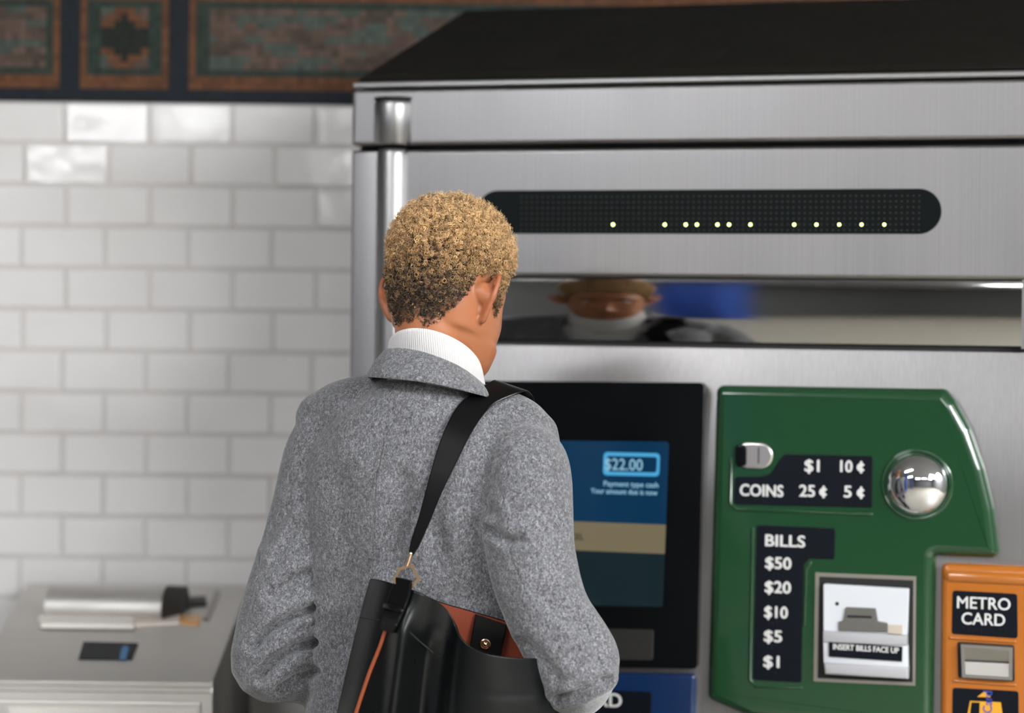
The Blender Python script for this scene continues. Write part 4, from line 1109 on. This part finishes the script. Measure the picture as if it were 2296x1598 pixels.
bag = thing('shoulder_bag', at(1000, 1600, 3.22), 'black leather shoulder bag with rust orange lining slung on a broad strap from one shoulder', 'bag')
NRW = 46
rows = [0,.004]+list(np.linspace(.012,1,NRW))
def bag_ring(r): return [wall_pt(c, r) for c in FC]+[wall_pt(c, r, True) for c in BC]
def inset_ring(ring, d):
    n = len(ring); out = []
    for i in range(n):
        t = ring[(i+1)%n]-ring[i-1]; t.z = 0
        nr = Vector((-t.y, t.x, 0)); nr = nr.normalized() if nr.length > 1e-9 else Vector((0,0,0))
        out.append(ring[i]+nr*d)
    return out
rings = [bag_ring(r) for r in rows]
cen = sum(rings[10], Vector())/len(rings[10])
def orient(ring):
    a = sum(ring[i].x*ring[(i+1)%len(ring)].y-ring[(i+1)%len(ring)].x*ring[i].y for i in range(len(ring))); return 1 if a > 0 else -1
sg_ = orient(rings[10])
bm = bmesh.new()
top_in = [p+Vector((0,0,-.0005)) for p in inset_ring(rings[0], .0032*sg_)]
top_mid = [p+Vector((0,0,.0008)) for p in inset_ring(rings[0], .0016*sg_)]
loft(bm, [top_in, top_mid]+rings, True, False, True)
obj('bag_body', bm, M_LEATHER, bag, smooth=180, world=True)
bm = bmesh.new(); loft(bm, [inset_ring(bag_ring(r), (.0034 if r < .02 else .0042)*sg_) for r in [.0015]+list(np.linspace(.01,.80,22))], True, False, True)
lin = obj('lining', bm, M_LINING, bag, smooth=180, world=True)
# back of the bag's mouth: black tab with a gilt snap
def back_pt(u, v, off):
    best = min(BC, key=lambda c: abs(c[0]-u)); return at(u, v, best[2]+.004*(v-best[1])/400-off)
bm = bmesh.new()
Lp = [back_pt(u, v, .009) for u, v in ((1066,1376),(1060,1410),(1054,1445),(1048,1480))]; Rp = [back_pt(u, v, .009) for u, v in ((1136,1400),(1132,1425),(1126,1450),(1122,1485))]
ribbon(bm, Lp, Rp, .003); tab = obj('closure_tab', bm, M_STRAP, lin, smooth=40, world=True)
sc_ = back_pt(1088, 1444, .0115)
bm = bmesh.new(); 
loft(bm, [[sc_+Vector((r*cos(a), -y, r*sin(a))) for a in np.linspace(0,2*pi,32,endpoint=False)] for r, y in ((.0074,0),(.0074,.0012),(.0062,.0018),(.0056,.0006),(.0034,.0006),(.0030,.0022),(.0018,.0032),(.0002,.0034))], True, True, True)
obj('snap', bm, M_GOLD, lin, smooth=50, world=True)
# piping, stitching, tab at the end of the bag
def on_wall(u, v, off):
    best = None
    for c in FC:
        r = (v-c[1])/(VB-c[1])
        if r < -.05: continue
        r = max(0, r); uu = c[0]+(c[3]-c[0])*r**.9
        if best is None or abs(uu-u) < best[0]: best = (abs(uu-u), wall_pt(c, r))
    return at(u, v, best[1].y-off)
def line_on(name, pts, rad, m, off=.0008, parent=None, n=6):
    bm = bmesh.new(); Q_ = [q for q in catmull([(u,v,0) for u,v in pts], n)]; D_ = np.array([on_wall(q.x, q.y, off).y for q in Q_])
    for _ in range(10): D_[1:-1] = (D_[:-2]+D_[1:-1]*2+D_[2:])/4
    P = [at(q.x, q.y, d_) for q, d_ in zip(Q_, D_)]
    tube(bm, P, [rad]*len(P), 8, 1); return obj(name, bm, m, parent or bag, smooth=180, world=True)
line_on('piping', [(867,1405),(852,1450),(828,1510),(798,1600),(775,1680),(756,1760)], .0030, mat('rust_piping', (.30,.07,.024), .4), .001)
line_on('seam_stitching', [(888,1400),(912,1412),(940,1437),(970,1462)], .0012, M_THREAD, .0004)
line_on('seam_stitching', [(808,1384),(830,1387),(850,1390)], .0012, M_THREAD, .0004)
bm = bmesh.new()
cl = [(906,1296,18),(897,1330,22),(886,1362,21),(875,1392,18),(868,1414,14)]
cl = catmull(cl, 4)
ribbon(bm, [on_wall(c.x-c.z, c.y-3, .006) for c in cl], [on_wall(c.x+c.z, c.y+5, .006) for c in cl], .004); tabo = obj('strap_tab', bm, M_STRAP, bag, smooth=40, world=True)
bm = bmesh.new(); kp = catmull([(884,1352,24),(889,1360,24),(884,1372,23)], 3)
ribbon(bm, [on_wall(860, 1350, .010), on_wall(858, 1362, .011)], [on_wall(905, 1362, .010), on_wall(902, 1375, .011)], .003); obj('keeper_loop', bm, M_STRAP, bag, smooth=40, world=True)
# five sided gilt ring with a pin
pent = [(879,1304),(893,1273),(925,1263),(943,1298),(914,1330)]
bm = bmesh.new(); N_ = len(pent); dd = 3.176
ctr = (911,1294)
def ringpts(scale, d): return [at(ctr[0]+(u-ctr[0])*scale, ctr[1]+(v-ctr[1])*scale, d) for u, v in pent]
loft(bm, [ringpts(1,dd), ringpts(1,dd+.010), ringpts(.74,dd+.010), ringpts(.74,dd), ringpts(1,dd)], True)
for f in bm.faces: f.smooth = False
bmesh.ops.remove_doubles(bm, verts=bm.verts, dist=1e-6)
bmesh.ops.bevel(bm, geom=list(bm.edges), offset=.0005, segments=2, affect='EDGES')
obj('ring', bm, M_GOLD, bag, world=True)
bm = bmesh.new(); tube(bm, [at(921,1241,3.178), at(917,1253,3.178), at(912,1268,3.178)], [.0026,.0024,.0024], 12, 2); obj('pin', bm, M_GOLD, bag, smooth=180, world=True)
# strap: from the ring up the back, over the shoulder, down the front
def coat_depth(u, v, default):
    o = CAM-P0; d = ray(u, v).normalized()
    hit = COAT_BVH.ray_cast(o, d)
    return (hit[0]+P0).y if hit[0] is not None else default
edges = [((916,1240),(927,1244),1),((922,1208),(941,1222),.8),((938,1160),(963,1172),.45),((957,1090),(991,1104),.1),((980,1010),(1027,1030),0),((1003,950),(1054,976),0),((1028,908),(1084,930),0),((1056,884),(1114,902),0)]
Ls, Rs2 = [], []
for a, b, k in edges:
    for lst, (u, v) in ((Ls,a),(Rs2,b)):
        dc = coat_depth(u, v, 3.30)-.006; lst.append(at(u, v, dc*(1-k)+min(dc, 3.182)*k))
def over(p, s_, f_, z_): return pp(s_, f_, z_)
tl, tr_ = loc(Ls[-1]), loc(Rs2[-1])
topz = lambda s_, f_: max([(COAT_BVH.ray_cast(Vector((pp(s_,f_,2).x, pp(s_,f_,2).y, 2))-P0, Vector((0,0,-1)))[0] or Vector((0,0,1.40))).z, 1.2])
for f_ in (-.022, -.006, .010, .026, .045):
    for lst, s_ in ((Ls, tl[0]+.014), (Rs2, tl[0]+.060)):
        lst.append(pp(s_, f_, max(topz(s_-.006, f_), topz(s_, f_), topz(s_+.006, f_))+.006))
for s_, z_ in ((.098,1.40),(.105,1.35),(.112,1.29),(.120,1.22),(.128,1.15),(.135,1.08)):
    Ls.append(pp(s_-.020, max(front_f(s_-.020, z_), front_f(s_, z_))+.013, z_)); Rs2.append(pp(s_+.020, max(front_f(s_+.020, z_), front_f(s_, z_))+.013, z_))
bm = bmesh.new(); ribbon(bm, catmull(Ls, 4), catmull(Rs2, 4), .0032)
obj('strap', bm, M_STRAP, bag, smooth=40, world=True)
